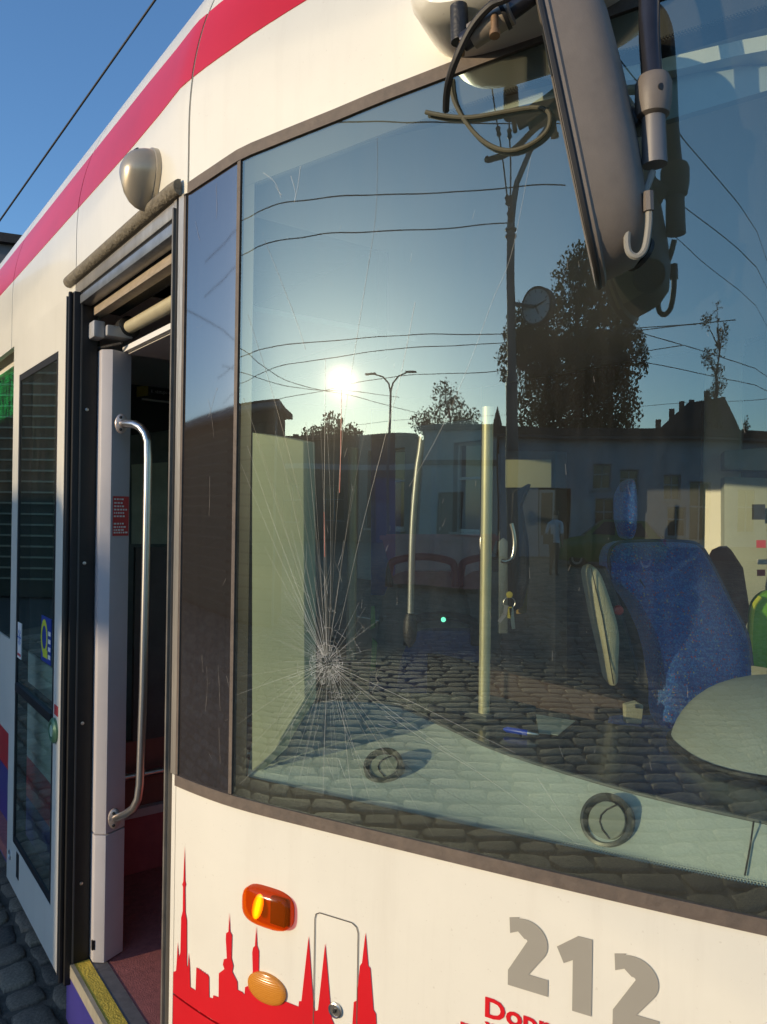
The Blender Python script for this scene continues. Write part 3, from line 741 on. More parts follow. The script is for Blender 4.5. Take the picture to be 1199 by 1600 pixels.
# jamb beside the windscreen corner
mb = MB(); mb.patch(-.206, -.192, .30, 2.19, .001, .05, ns=2, nz=8); T('door_jamb', mb, ALU)
mb = MB(); mb.patch(-.1915, -.181, .30, 2.19, -.014, .04, ns=2, nz=4); T('door_seal', mb, SEAL)
mb = MB(); mb.patch(-.1805, -.1625, 1.066, 2.19, .0025, .02, ns=2, nz=8); T('jamb_trim', mb, ALU)
mb = MB(); mb.patch(-.199, -.1935, .36, 2.17, .007, .006, ns=1, nz=8); T('jamb_bead', mb, mat('jamb_grey', (.22, .20, .17), .5, .4, var=.3, vscale=20))
# head of the doorway: stacked profiles
B('door_head_profile', [(-.915, -.208, -.001, .03, 2.156, 2.187)], ALU, bevel=.003)
B('door_head_seal', [(-.915, -.208, .004, .03, 2.146, 2.1555)], SEAL)
B('door_head_profile', [(-.915, -.208, -.003, .03, 2.122, 2.1455)], mat('head_bluegrey', (.30, .32, .34), .35, .5, var=.3, vscale=20), bevel=.003)
B('door_head_profile', [(-.88, -.208, .032, .06, 2.096, 2.118)], mat('head_timber_tone', (.42, .34, .25), .55, .2, var=.25, vscale=25, stretch=(1, 1, 6)), bevel=.002)
B('door_head_seal', [(-.915, -.208, .0305, .12, 2.12, 2.15)], DARK)
# mechanism housing and operating shaft
B('mechanism_cavity', [(-.95, -.208, .5, .53, 1.95, 2.2), (-.95, -.208, .06, .53, 2.2, 2.23)], CABDARK)
mb = MB(); mb.tube([bay(-.815, .11, 2.066), bay(-.21, .11, 2.066)], .017, 18); sh = T('door_shaft', mb, BRASSY, smooth=True)
mb = MB(); mb.lathe(bay(-.815, .11, 2.066), ax3, [(.019, -.02), (.03, -.018), (.03, .012), (.024, .016), (.0171, .017)], 20); T('shaft_bearing', mb, DARK, parent=sh, smooth=True)
B('shaft_arm', [(-.90, -.815, .02, .05, 2.03, 2.075), (-.85, -.80, .05, .12, 2.035, 2.065)], mat('pale_casting', (.42, .42, .43), .5, .3, var=.1), bevel=.006)
mb = MB(); mb.tube([bay(-.91, .03, 1.995), bay(-.86, .05, 2.012), bay(-.80, .09, 2.02)], .004, 8); T('cable', mb, DARK, smooth=True)
B('header_ledge', [(-.842, -.208, .105, .118, 2.004, 2.018)], mat('bright_edge', (.85, .83, .78), .4))
B('header_soffit', [(-.842, -.208, .1185, .62, 2.000, 2.012)], mat('soffit_grey', (.62, .58, .54), .6, var=.1))
B('soffit_label', [(-.70, -.45, .28, .315, 1.997, 1.9995)], mat('dull_red_print', (.28, .04, .04), .6))
# white inner post with grab rail
POSTM = mat('post_grey_white', (.50, .47, .48), .5, var=.08, vscale=4, bump=.05, bscale=40)
def post(z0, z1, name):
    mb = MB(); q = [(-.836, .047), (-.816, .071), (-.843, .130), (-.90, .128), (-.90, .047)]
    mb.prism([bay(a, b, z0) for a, b in q], (0, 0, z1-z0)); return T(name, mb, POSTM, bevel=.003, smooth=True)
post(.365, .705, 'door_post_foot'); dp = post(.708, 2.004, 'door_post')
B('post_notch', [(-.840, -.832, .044, .052, .40, .425)], DARK)
RB = mat('red_notice', (.55, .05, .05), .5); WT = mat('white_print', (.8, .78, .74), .6)
def pface(t, z, out=.0012):     # on the right-hand face of the post
    a = bay(-.816, .071, z); b = bay(-.843, .130, z); d = b-a; n_ = Vector((-d.y, d.x, 0)).normalized()
    if n_.dot(Vector((0, -1, 0))) < 0: n_ = -n_
    return a+d*t+n_*out
def pquad(mb, t0, t1, z0, z1, out): mb.add([pface(t0, z0, out), pface(t1, z0, out), pface(t1, z1, out), pface(t0, z1, out)], [(0, 1, 2, 3)])
_zn = atz(190, 803, 1.5705).z
mb = MB(); pquad(mb, .10, .95, 1.505, 1.612, .0012); nt = T('notice', mb, RB, parent=dp)
mb = MB(); rn = random.Random(3)
for z in (1.604, 1.594, 1.585, 1.576, 1.567, 1.558, 1.538, 1.529, 1.521, 1.514):
    t = .15
    while t < .6+rn.random()*.25:
        d = rn.uniform(.05, .14); pquad(mb, t, min(t+d, .9), z-.0022, z+.0022, .0018); t += d+.04
o = T('notice_lettering', mb, WT, parent=nt); o['kind'] = 'stuff'
def pipe(pts, r, name, m, parent=None, n=10):
    out = []
    P = [Vector(p) for p in pts]
    for i in range(len(P)-1):
        for k in range(n):
            t = k/n; p0 = P[max(i-1, 0)]; p1 = P[i]; p2 = P[i+1]; p3 = P[min(i+2, len(P)-1)]
            out.append(.5*((2*p1)+(-p0+p2)*t+(2*p0-5*p1+4*p2-p3)*t*t+(-p0+3*p1-3*p2+p3)*t**3))
    out.append(P[-1]); mb = MB(); mb.tube(out, r, 14); return T(name, mb, m, parent=parent, smooth=True)
GY = 2.02
mb = MB(); mb.tube([at(189, 662, GY+.02), at(200, 662, GY-.01), at(211, 663, GY-.03), at(220, 668, GY-.045), at(227, 677, GY-.05), at(231, 690, GY-.05), at(231.5, 720, GY-.05), at(228, 900, GY-.05), at(224, 1080, GY-.05), at(219, 1225, GY-.05), at(216, 1248, GY-.05), at(209, 1263, GY-.045), at(200, 1270, GY-.03), at(190, 1275, GY-.01), at(178, 1279, GY+.02)], .0105, 16)
gr = T('grab_rail', mb, STEEL, smooth=True)
for px in ((190, 662), (179, 1279)):
    c = at(*px, GY+.012); mb = MB(); mb.lathe(c, (.4, -1, 0), [(.026, -.006), (.026, .003), (.022, .005), (.0001, .005)], 22, sx=.62, ref=(0, 0, 1)); fl = T('rail_flange', mb, mat('rail_flange_steel', (.5, .42, .38), .4, .7, var=.2, vscale=40), parent=gr, smooth=True)
    mb = MB()
    for dz in (-.016, .016):
        mb = MB(); mb.lathe(c+Vector((0, -.006, dz)), (.4, -1, 0), [(.004, -.001), (.004, .002), (.0001, .003)], 10); T('screw', mb, DARK, parent=fl)
# steps and floor
FLOOR = mat('maroon_floor', (.44, .145, .125), .75, var=.25, vscale=60, bump=.2, bscale=300)
B('step_edge', [(-.90, -.207, -.004, .006, .330, .364)], mat('worn_sill_metal', (.62, .56, .42), .4, .5, var=.2, vscale=30))
B('warning_strip', [(-.90, -.207, .0065, .045, .335, .363)], mat('yellow_tread', (.80, .58, .08), .65, var=.3, vscale=40, bump=.3, bscale=200))
B('tread_strip', [(-.90, -.207, .0455, .082, .335, .362)], mat('grey_tread', (.17, .16, .16), .7, var=.3, vscale=40))
B('entrance_floor', [(-.95, -.02, .0825, .75, .330, .361)], FLOOR)
B('sill_skirt', [(-.90, -.207, -.002, .02, .20, .3295)], BLUE)
B('step_riser', [(-1.0, .0, .76, .78, .361, .62)], mat('maroon_riser', (.34, .075, .08), .8, var=.2, vscale=30))
B('step_nosing', [(-1.0, .0, .74, .80, .62, .64)], mat('nosing_pink', (.62, .47, .43), .6, var=.15))
B('cab_floor', [(-1.5, 1.2, .80, 2.1, .60, .62)], CABDARK)
B('passage_floor', [(-7.8, -.95, .0, 2.1, .32, .361)], FLOOR)
B('partition_base', [(-1.0, .0, 1.30, 1.33, .64, 1.05)], mat('brown_black_panel', (.03, .018, .016), .7, var=.2))
mb = MB(); mb.tube([bay(-1.0, .95, .82), bay(-.2, .95, .82)], .012, 10); T('low_rail', mb, STEEL, smooth=True)
# things glimpsed through the doorway
B('bench_box', [(-1.32, -1.28, .05, 1.2, .362, .552)], mat('bench_maroon', (.46, .10, .10), .7, var=.15, vscale=20))
B('bench_nosing', [(-1.33, -1.265, .05, 1.2, .553, .580)], MATS['nosing_pink'])
B('inner_panel', [(-1.32, -1.29, .05, 1.2, .5805, .80)], mat('panel_redbrown', (.26, .085, .06), .6, var=.2))
B('inner_panel', [(-1.31, -1.29, .3, .9, .8005, 1.45)], mat('panel_umber', (.10, .085, .075), .6, var=.3))
mb = MB(); mb.tube([bay(-1.25, .05, .70), bay(-1.25, 1.2, .70)], .011, 10); T('low_rail', mb, STEEL, smooth=True)
def at_s(x, y, s_):
    d = Vector(ray(x, y)); p0 = bay(s_, 0, 0); t = (p0.x*ax3.x+p0.y*ax3.y)/(d.x*ax3.x+d.y*ax3.y); return Vector((0, 0, H))+d*t
def on_back(name, px, m, s_=-2.585, parent=None):
    mb = MB(); mb.prism([at_s(x, y, s_) for x, y in px], -ax3*.006); return T(name, mb, m, parent=parent)
nb = on_back('notice_board', [(206, 680), (266, 672), (266, 570), (206, 575)], mat('dark_board', (.02, .021, .025), .6))
on_back('yellow_sign', [(214, 620), (232, 618), (232, 602), (214, 604)], mat('sign_yellow', (.55, .42, .05), .6), -2.577, nb)
tp = [at_s(236, 614, -2.574), at_s(266, 616, -2.574)]; td = (tp[1]-tp[0])
v, f = text_polys('K nástupu a', .30); wmax = max(p.x for p in v)
mb = MB(); mb.add([tp[0]+td*(p.x/wmax)+Vector((0, 0, p.y*td.length/wmax*1.3)) for p in v], f); T('board_lettering', mb, WT, parent=nb)
on_back('board_rule', [(222, 625), (266, 630), (266, 627), (222, 622)], WT, -2.574, nb)
on_back('partition_reflection', [(206, 850), (262, 850), (262, 722), (206, 726)], mat('reflection_greenish', (.55, .58, .46), .5, var=.2), -2.58)  # greenish slab painting what a glass partition reflects
mb = MB(); mb.lathe(bay(-.94, .9, 1.10), (0.2, -1, 0), [(.022, 0), (.022, .01), (.018, .014), (.0001, .014)], 20); T('door_button', mb, mat('dull_orange', (.35, .20, .10), .5), smooth=True)

# the leaf -----------------------------------------------------------
LF, LB = -.03, .006          # outer face and back of the leaf (metres inward)
A0, A1, C0, C1 = -1.558, -.884, .335, 2.142
G0, G1, E0, E1 = -1.470, -.968, .484, 2.010
leaf = B('door_leaf', [(A0, G0, LF, LB, C0, C1), (G1, A1, LF, LB, C0, C1), (G0, G1, LF, LB, C0, E0), (G0, G1, LF, LB, E1, C1)], WHITE)
B('leaf_seal', [(A1+.0005, A1+.010, LF+.002, LF+.012, C0-.02, C1+.012), (A1+.0005, A1+.022, LF+.0125, LF+.075, C0-.025, C1+.012)], SEAL, parent=leaf, bevel=.003)
B('leaf_trim', [(A1-.004, A1+.0004, LF-.0015, LF+.01, C0, C1)], mat('leaf_grey_edge', (.16, .14, .12), .5, .3), parent=leaf)
B('glazing_rubber', [(G0, G0+.016, LF+.001, LB, E0, E1), (G1-.02, G1, LF+.001, LB, E0, E1), (G0+.016, G1-.02, LF+.001, LB, E0, E0+.02), (G0+.016, G1-.02, LF+.001, LB, E1-.02, E1)], SEAL, parent=leaf)
B('middle_rail', [(G0+.016, G1-.02, LF-.004, LB, .980, 1.008)], SEAL, parent=leaf, bevel=.004)
DG = glass_mat('door_glass', (.62, .80, .72), .10, dirt=.03)
for z0, z1 in ((E0+.02, .980), (1.008, E1-.02)):
    mb = MB(); mb.add([bay(G0+.016, LF+.004, z0), bay(G1-.02, LF+.004, z0), bay(G1-.02, LF+.004, z1), bay(G0+.016, LF+.004, z1)], [(0, 1, 2, 3)]); T('pane', mb, DG, parent=leaf)
for px in ((112, 640), (108, 880), (105, 1130), (103, 1380)):
    s_, z_ = -.872, None; p = at_s(px[0]+24, px[1], A1+.023); mb = MB(); mb.lathe(p, ax3, [(.0045, 0), (.0045, .002), (.0001, .003)], 10); T('bolt', mb, STEEL, parent=leaf)
B('seal_highlight', [(A1+.0225, A1+.025, LF+.030, LF+.034, C0-.02, C1+.01)], mat('highlight_grey', (.09, .085, .08), .4), parent=leaf)  # thin grey line painting the upright highlight on the rubber edge
STK = LF+.0025
def lrect(s0, s1, z0, z1, d=STK): return (s0, s1, d, d+.001, z0, z1)
stk = B('cooling_sticker', [lrect(-1.452, -1.395, 1.09, 1.205)], WT, parent=leaf)
mb = MB(); c = bay(-1.4235, STK-.0006, 1.158)
for k in range(3):
    a = math.pi*k/3; d = ax3*math.cos(a)+Vector((0, 0, 1))*math.sin(a); e = ax3*-math.sin(a)+Vector((0, 0, 1))*math.cos(a)
    mb.add([c-d*.026-e*.002, c+d*.026-e*.002, c+d*.026+e*.002, c-d*.026+e*.002], [(0, 1, 2, 3)])
    for t in (-1, 1):
        for u in (-1, 1):
            p = c+d*.016*t; q = p+d*.008*t+e*.008*u; mb.add([p-e*.0015, p+e*.0015, q+e*.0015, q-e*.0015], [(0, 1, 2, 3)])
T('snowflake', mb, mat('snow_blue', (.06, .17, .5), .6), parent=stk)
B('sticker_caption', [lrect(-1.447, -1.40, 1.098, 1.106, STK-.0006)], RB, parent=stk)
ys = B('travel_sticker', [lrect(-1.13, -1.015, 1.135, 1.265)], mat('sticker_blue', (.02, .05, .30), .5), parent=leaf)
def lring(mb, c, r0, r1, sx=1.0, n=28):
    for i in range(n):
        a, b = 2*math.pi*i/n, 2*math.pi*(i+1)/n
        mb.add([c+ax3*math.cos(w)*r*sx+Vector((0, 0, math.sin(w)*r)) for r, w in ((r0, a), (r1, a), (r1, b), (r0, b))], [(0, 1, 2, 3)])
mb = MB(); lring(mb, bay(-1.092, STK-.0006, 1.205), .034, .052, .75); c = bay(-1.07, STK-.0008, 1.16)
mb.add([c-ax3*.035-Vector((0, 0, .012)), c+ax3*.02-Vector((0, 0, .012)), c+ax3*.02+Vector((0, 0, .012)), c-ax3*.035+Vector((0, 0, .012))], [(0, 1, 2, 3)])
T('sticker_sign', mb, mat('sticker_lime', (.62, .66, .04), .5), parent=ys)
B('sticker_bars', [lrect(-1.045, -1.02, 1.15+i*.022, 1.162+i*.022, STK-.0006) for i in range(4)], WT, parent=ys)['kind'] = 'stuff'
mb = MB(); mb.lathe(bay(-.946, LF, .972), -lx3, [(.034, 0), (.034, .006), (.028, .011), (.022, .011), (.021, .007), (.0001, .007)], 28); bt = T('door_opener', mb, mat('green_bezel', (.10, .22, .12), .4, .2), parent=leaf, smooth=True)
mb = MB(); mb.lathe(bay(-.946, LF-.0075, .972), -lx3, [(.016, 0), (.016, .003), (.0001, .004)], 24); T('push_button', mb, mat('button_pale', (.4, .55, .42), .4), parent=bt, smooth=True)
B('small_red_mark', [(-.955, -.915, LF-.001, LF-.0002, 1.015, 1.042)], RB, parent=leaf)
mb = MB(); mb.lathe(bay(-1.505, LF, .428), -lx3, [(.016, 0), (.016, .003), (.012, .004), (.011, .001), (.0001, .001)], 20); T('leaf_lock', mb, STEEL, parent=leaf, smooth=True)
B('leaf_slot', [(-1.405, -1.37, LF-.0015, LF-.0002, .395, .475)], DARK, parent=leaf)
srf = MB(); srf.lathe(bay(-1.22, .05, .86), -lx3, [(.03, 0), (.03, .006), (.02, .012), (.0001, .013)], 24, sx=.6, ref=(0, 0, 1)); T('side_reflector', srf, AMBER2, smooth=True)

# ================================================================== CAB INTERIOR
CG = mat('dash_grey_green', (.60, .66, .60), .55, var=.12, vscale=5, bump=.15, bscale=220)
DESK = mat('desk_navy', (.035, .045, .055), .22, var=.3, vscale=6, coat=.2)
ZD = 1.165
# dash: sloped fascia under the glass, then a flat dark desk
Lp = [(398, 1140), (440, 1112), (500, 1097), (560, 1096), (624, 1105), (700, 1137), (800, 1180), (1000, 1240), (1199, 1285)]
top = [atz(x, y, ZD) for x, y in curve(Lp, 4)]
def ext(top, s_list):
    return top
nT = len(top); sL = [.03+(.90-.03)*i/(nT-1) for i in range(nT)]
# continue the fascia round the nose beyond the frame
extra = [(.95, .06), (1.1, .10), (1.3, .16), (SMID, .2), (sm(1.3), .2), (sm(1.0), .2), (sm(.6), .2), (sm(.2), .2)]
for q, d in extra: sL.append(q); top.append(sk(q, ZD, -d))
vs = []; fs = []
for q, t in zip(sL, top):
    b = sk(q, 1.092, -.006); k = b.lerp(t, .15); k.z = 1.106
    vs += [sk(q, .95, -.006), b, k, b.lerp(t, .55)+Vector((0, 0, .012)), t.copy()]
n = len(sL)
for i in range(n-1):
    for j in range(4): fs.append((i*5+j, (i+1)*5+j, (i+1)*5+j+1, i*5+j+1))
mb = MB(); mb.add(vs, fs); dash = T('dashboard', mb, CG, smooth=True)
back = [(400, 1115), (440, 1085), (500, 1072), (560, 1075), (640, 1080), (740, 1087), (860, 1108), (970, 1130), (1100, 1138), (1199, 1142)]
bk = [atz(x, y, ZD) for x, y in curve(back, 4)]
front_l = top[:nT]
ring = [p-Vector((0, 0, .003)) for p in front_l]+[p-Vector((0, 0, .003)) for p in bk[::-1]]
mb = MB(); mb.prism(ring, (0, 0, -.03)); T('desk', mb, DESK)
mb = MB(); mb.tube([p+Vector((0, 0, -.001)) for p in front_l], .004, 8); T('desk_edge', mb, mat('desk_edge_grey', (.10, .11, .11), .5), smooth=True)
# round air vents in the fascia
for (px, py), rad in (((598, 1203), .036), ((958, 1287), .039)):
    # plane of the fascia near that spot
    best = None
    for i in range(len(sL)-1):
        b = sk((sL[i]+sL[i+1])/2, 1.1, -.012); t = (top[i]+top[i+1])/2
        for k in range(21):
            p = b.lerp(t, k/20); Yp = p.y; u = 599.5+FPX*((p.x*cr+(p.z-H)*sr)/Yp); v_ = 800-FPX*((-p.x*sr+(p.z-H)*cr)/Yp)
            e = (u-px)**2+(v_-py)**2
            if best is None or e < best[0]:
                tx = (top[i+1]-top[i]).normalized(); n_ = tx.cross(t-b).normalized()
                if n_.z < 0: n_ = -n_
                best = (e, p, n_)
    _, p, n_ = best; n_ = (n_+Vector((-.25, -.55, .1))).normalized(); p = p+n_*.012
    mb = MB(); mb.lathe(p, n_, [(rad, -.05), (rad, .004), (rad*.97, .009), (rad*.86, .010), (rad*.78, .004), (rad*.76, -.012)], 36); v1 = T('air_vent', mb, mat('vent_grey', (.07, .07, .06), .35, var=.1, coat=.3), smooth=True)
    mb = MB(); mb.lathe(p, n_, [(rad*.72, -.012), (rad*.72, .001), (rad*.68, .003), (.0001, .0035)], 32); T('vent_flap', mb, mat('vent_flap_green', (.27, .29, .24), .4), parent=v1, smooth=True)
    a_ = n_.cross(Vector((0, 0, 1))).normalized(); b_ = n_.cross(a_)
    mb = MB(); mb.tube([p+n_*.0045+(a_*.35+b_*t)*rad*.0+a_*rad*(.25-.5*abs(t)**2)+b_*rad*.62*t for t in (-1, -.6, -.2, .2, .6, 1)], .0012, 6); T('flap_line', mb, DARK, parent=v1)
for pj in ([(1178, 1283), (1172, 1325), (1164, 1368)],):
    mb = MB(); mb.tube([at(x, y, sk(*hit(x, y)).y+.012+.04*(1370-y)/90) for x, y in pj], .0012, 6); T('dash_joint', mb, SEAM, parent=dash)
# instrument hood with its rubber lip
HOOD = mat('hood_grey', (.42, .45, .41), .5, var=.1, vscale=8, bump=.2, bscale=260)
hc = atz(1262, 1178, ZD); vs = []; fs = []; NU, NV = 40, 12
for j in range(NV+1):
    t = j/NV*math.pi/2
    for i in range(NU):
        w = 2*math.pi*i/NU; c, s_ = math.cos(w), math.sin(w); p_ = 2.7; sx = math.copysign(abs(c)**(2/p_), c); sy = math.copysign(abs(s_)**(2/p_), s_)
        k = math.cos(t)**.62; vs.append(hc+Vector((.225*sx*k, .17*sy*k, 0))+Vector((.05, .06, 0))*math.sin(t)+Vector((0, 0, .118*math.sin(t))))
for j in range(NV):
    for i in range(NU): fs.append((j*NU+i, j*NU+(i+1) % NU, (j+1)*NU+(i+1) % NU, (j+1)*NU+i))
mb = MB(); mb.add(vs, fs); hood = T('instrument_hood', mb, HOOD, smooth=True)
mb = MB(); mb.tube([v+Vector((0, 0, .004)) for v in vs[:NU]]+[vs[0]+Vector((0, 0, .004))], .006, 8); T('hood_lip', mb, DARK, parent=hood, smooth=True)
# linings, ceiling, back wall of the cab
mb = MB(); ci = [sk(q, 2.20, -.03) for q in np.linspace(-7.8, SMID, 60)]+[sk(sm(q), 2.20, -.03) for q in np.linspace(SMID, -7.8, 60)][1:]
mb.prism(ci, (0, 0, .02)); T('ceiling', mb, mat('ceiling_grey', (.6, .6, .57), .8))
mb = MB(); mb.patch(sm(-.3), sm(-1.45), .4, 2.19, -.03, .02, ns=20, nz=1); T('inner_lining', mb, CABDARK)
mb = MB(); mb.patch(sm(-1.451), sm(-2.60), .952, 2.048, -.006, .006, ns=8, nz=1); T('saloon_window', mb, MATS['side_glass'])
MATS['saloon_clear'] = glass_mat('saloon_glass', (.75, .80, .76), .08); bpy.data.objects['saloon_window'].data.materials[0] = MATS['saloon_clear']
B('saloon_wall', [(-2.62, -2.59, .0, 2.1, .36, 2.2)], mat('saloon_back_dark', (.26, .28, .27), .7, var=.4, vscale=3))
PALE = mat('pale_lining', (.54, .54, .38), .6, var=.08, vscale=6)
def card(name, pts, depth, m, parent=None, bevel=.004, label=None):
    """a slab standing upright: front outline given, real thickness behind it"""
    mb = MB(); mb.prism(pts, depth); return T(name, mb, m, parent=parent, bevel=bevel, smooth=True, label=label)
lean = Vector((.02, .012, 0))
card('corner_lining', [at(394, 1205, 1.376), at(430, 1172, 1.372), at(441, 1150, 1.371), at(476, 1093, 1.366), at(474, 690, 1.366), at(446, 684, 1.368), at(394, 676, 1.376)], lean, PALE)
# stanchions and rails
mb = MB(); mb.tube([at(756.5, 1120, 1.555), at(762, 690, 1.555), at(762.6, 636, 1.555)], .0115, 16); T('stanchion', mb, BRASSY, smooth=True)
mb = MB(); mb.tube([at(*p, 2.3) for p in curve([(660, 680), (657, 705), (652, 740), (645, 830), (642, 958)], 5)], .010, 14); hr = T('curved_handrail', mb, mat('dull_rail', (.34, .36, .35), .45, .6), smooth=True)
mb = MB(); mb.lathe(at(641, 985, 2.3), (0, 0, 1), [(.004, -.05), (.018, -.03), (.022, 0), (.02, .03), (.013, .05)], 16); T('rail_socket', mb, DARK, parent=hr, smooth=True)
mb = MB(); mb.tube([at(549, 1030, 2.6), at(552, 700, 2.6)], .017, 14); T('stanchion', mb, mat('olive_pole', (.36, .36, .24), .45, .3), smooth=True)
card('blue_door_panel', [at(580, 930, 4.1), at(618, 930, 4.1), at(618, 640, 4.1), at(580, 640, 4.1)], Vector((0, .03, 0)), mat('deep_blue', (.05, .12, .45), .5))
for px in ([(638, 1075), (648, 1075), (641, 1015), (637, 1015)], [(578, 1060), (586, 1060), (590, 1005), (582, 998)], [(579, 985), (587, 980), (586, 948), (580, 948)]):
    card('green_grab_edge', [at(*p, 3.4) for p in px], Vector((.0, .03, 0)), mat('lime_green', (.32, .60, .16), .5))
# passenger seats facing the cab
def seat(cx, w, y0, y1, Y, name='passenger_seat', navy=False):
    e = empty(name, (0, 0, 0)); e.parent = tram; e.location = -L0
    pts = []
    for x, y in ((-.5, 1), (-.62, .62), (-.55, .28), (-.42, .05), (-.3, 0), (.3, 0), (.42, .05), (.55, .28), (.62, .62), (.5, 1)): pts.append(at(cx+x*w, y0+(y1-y0)*y, Y))
    card('backrest', pts, Vector((.04, .08, 0)), NAVY if navy else FABRIC_GREY, parent=e, bevel=.015)
    hp = [at(cx+x*w, y0+(y1-y0)*y, Y-.01) for x, y in curve([(-.44, .14), (-.43, -.02), (-.36, -.10), (0, -.14), (.36, -.10), (.43, -.02), (.44, .14)], 4)]
    mb = MB(); mb.tube(hp, .017, 12); T('handle', mb, DARK, parent=e, smooth=True)
    c = at(cx, y1, Y); mb = MB(); mb.box(c+Vector((-.05, -.16, .01)), (w*1.1*Y/FPX, .40, .09)); T('seat_cushion', mb, NAVY, parent=e, bevel=.02, smooth=True)
    mb = MB(); mb.tube([Vector((c.x, c.y-.1, .36)), Vector((c.x, c.y-.1, c.z-.03))], .04, 10); T('pedestal', mb, DARK, parent=e)
    return e
seat(660, 118, 893, 1060, 3.5); seat(772, 118, 893, 1060, 3.55); seat(690, 120, 985, 1150, 2.9, navy=True)
mb = MB(); mb.lathe(at(693, 968, 2.85), (0, -1, 0), [(.009, 0), (.009, .004), (.0001, .005)], 14); T('signal_light', mb, mat('mint_light', (.15, .75, .5), .4, emis=1.2))
# cab door with handles behind the stanchion
CABDOOR = mat('cab_door_grey', (.045, .047, .05), .5, var=.2, vscale=4)
card('cab_door', [at(782, 1150, 2.75), at(868, 1150, 2.75), at(868, 705, 2.75), at(782, 705, 2.75)], Vector((.05, .03, 0)), CABDOOR)
card('cab_door_window', [at(790, 762, 2.73), at(862, 762, 2.73), at(862, 718, 2.73), at(790, 718, 2.73)], Vector((0, .006, 0)), mat('warm_pane', (.30, .31, .20), .4))
card('handle_plate', [at(780, 990, 2.30), at(794, 990, 2.30), at(794, 846, 2.30), at(787, 840, 2.30), at(780, 846, 2.30)], Vector((0, .012, 0)), mat('plate_grey', (.20, .23, .22), .35, .4), bevel=.003)
mb = MB(); mb.tube([at(*p, 2.22) for p in curve([(799, 818), (803, 835), (804, 855), (800, 872), (790, 877), (784, 876)], 4)], .0065, 10); T('pull_handle', mb, STEEL, smooth=True)
mb = MB(); mb.tube([at(*p, 2.22) for p in curve([(756, 822), (752, 845), (753, 862), (757, 872)], 4)], .0055, 10); T('pull_handle', mb, STEEL, smooth=True)
card('padded_edge', [at(796, 960, 2.5), at(812, 950, 2.5), at(824, 905, 2.5), at(822, 850, 2.5), at(812, 790, 2.5), at(826, 755, 2.5), at(800, 770, 2.5), at(797, 880, 2.5)], Vector((.02, .05, 0)), DARK, bevel=.006)
card('ochre_trim', [at(808, 960, 2.56), at(824, 958, 2.56), at(826, 865, 2.56), at(812, 860, 2.56)], Vector((0, .02, 0)), mat('ochre', (.33, .22, .05), .6))
# cabinet behind the driver
card('cabinet', [at(1132, 1060, 2.65), at(1330, 1060, 2.5), at(1330, 752, 2.5), at(1132, 745, 2.65)], Vector((.1, .3, 0)), mat('cabinet_pale', (.30, .33, .27), .5, var=.1))
card('cabinet', [at(1132, 733, 2.65), at(1330, 740, 2.5), at(1330, 690, 2.5), at(1132, 704, 2.65)], Vector((.1, .3, 0)), mat('cabinet_pale', (.30, .33, .27), .5))
for i, (x, y, w, h, c) in enumerate(((1190, 850, 14, 12, (.5, .04, .05)), (1192, 878, 16, 8, (.6, .6, .6)), (1186, 800, 20, 24, (.03, .03, .03)), (1190, 895, 12, 10, (.5, .04, .08)))):
    card('cabinet_label', [at(x-w/2, y+h/2, 2.56), at(x+w/2, y+h/2, 2.55), at(x+w/2, y-h/2, 2.55), at(x-w/2, y-h/2, 2.56)], Vector((0, .004, 0)), mat('label_%d' % i, c, .6), bevel=0)
# driver's seat ------------------------------------------------------
def speckle():
    m, n, l = _new('speckled_blue_fabric'); o = n.new('ShaderNodeOutputMaterial'); b = n.new('ShaderNodeBsdfPrincipled'); l.new(b.outputs[0], o.inputs[0])
    b.inputs['Roughness'].default_value = .9; b.inputs['Sheen Weight'].default_value = .3
    tc = n.new('ShaderNodeTexCoord'); v = n.new('ShaderNodeTexVoronoi'); v.inputs['Scale'].default_value = 330; l.new(tc.outputs['Object'], v.inputs['Vector'])
    sp = n.new('ShaderNodeSeparateColor'); l.new(v.outputs['Color'], sp.inputs[0])
    r = n.new('ShaderNodeValToRGB'); e = r.color_ramp; e.interpolation = 'CONSTANT'
    e.elements[0].color = (.02, .08, .36, 1); e.elements[1].position = .55; e.elements[1].color = (.03, .16, .55, 1)
    for p, c in ((.86, (.08, .24, .52, 1)), (.955, (.40, .05, .09, 1)), (.985, (.45, .38, .15, 1))):
        q = e.elements.new(p); q.color = c
    l.new(sp.outputs[0], r.inputs[0]); l.new(r.outputs[0], b.inputs['Base Color'])
    bp = n.new('ShaderNodeBump'); bp.inputs['Strength'].default_value = .3; bp.inputs['Distance'].default_value = .003; l.new(v.outputs['Distance'], bp.inputs['Height']); l.new(bp.outputs[0], b.inputs['Normal'])
    return m
SPK = speckle()
ds = empty('driver_seat', (0, 0, 0)); ds.parent = tram; ds.location = -L0
SY = 1.86
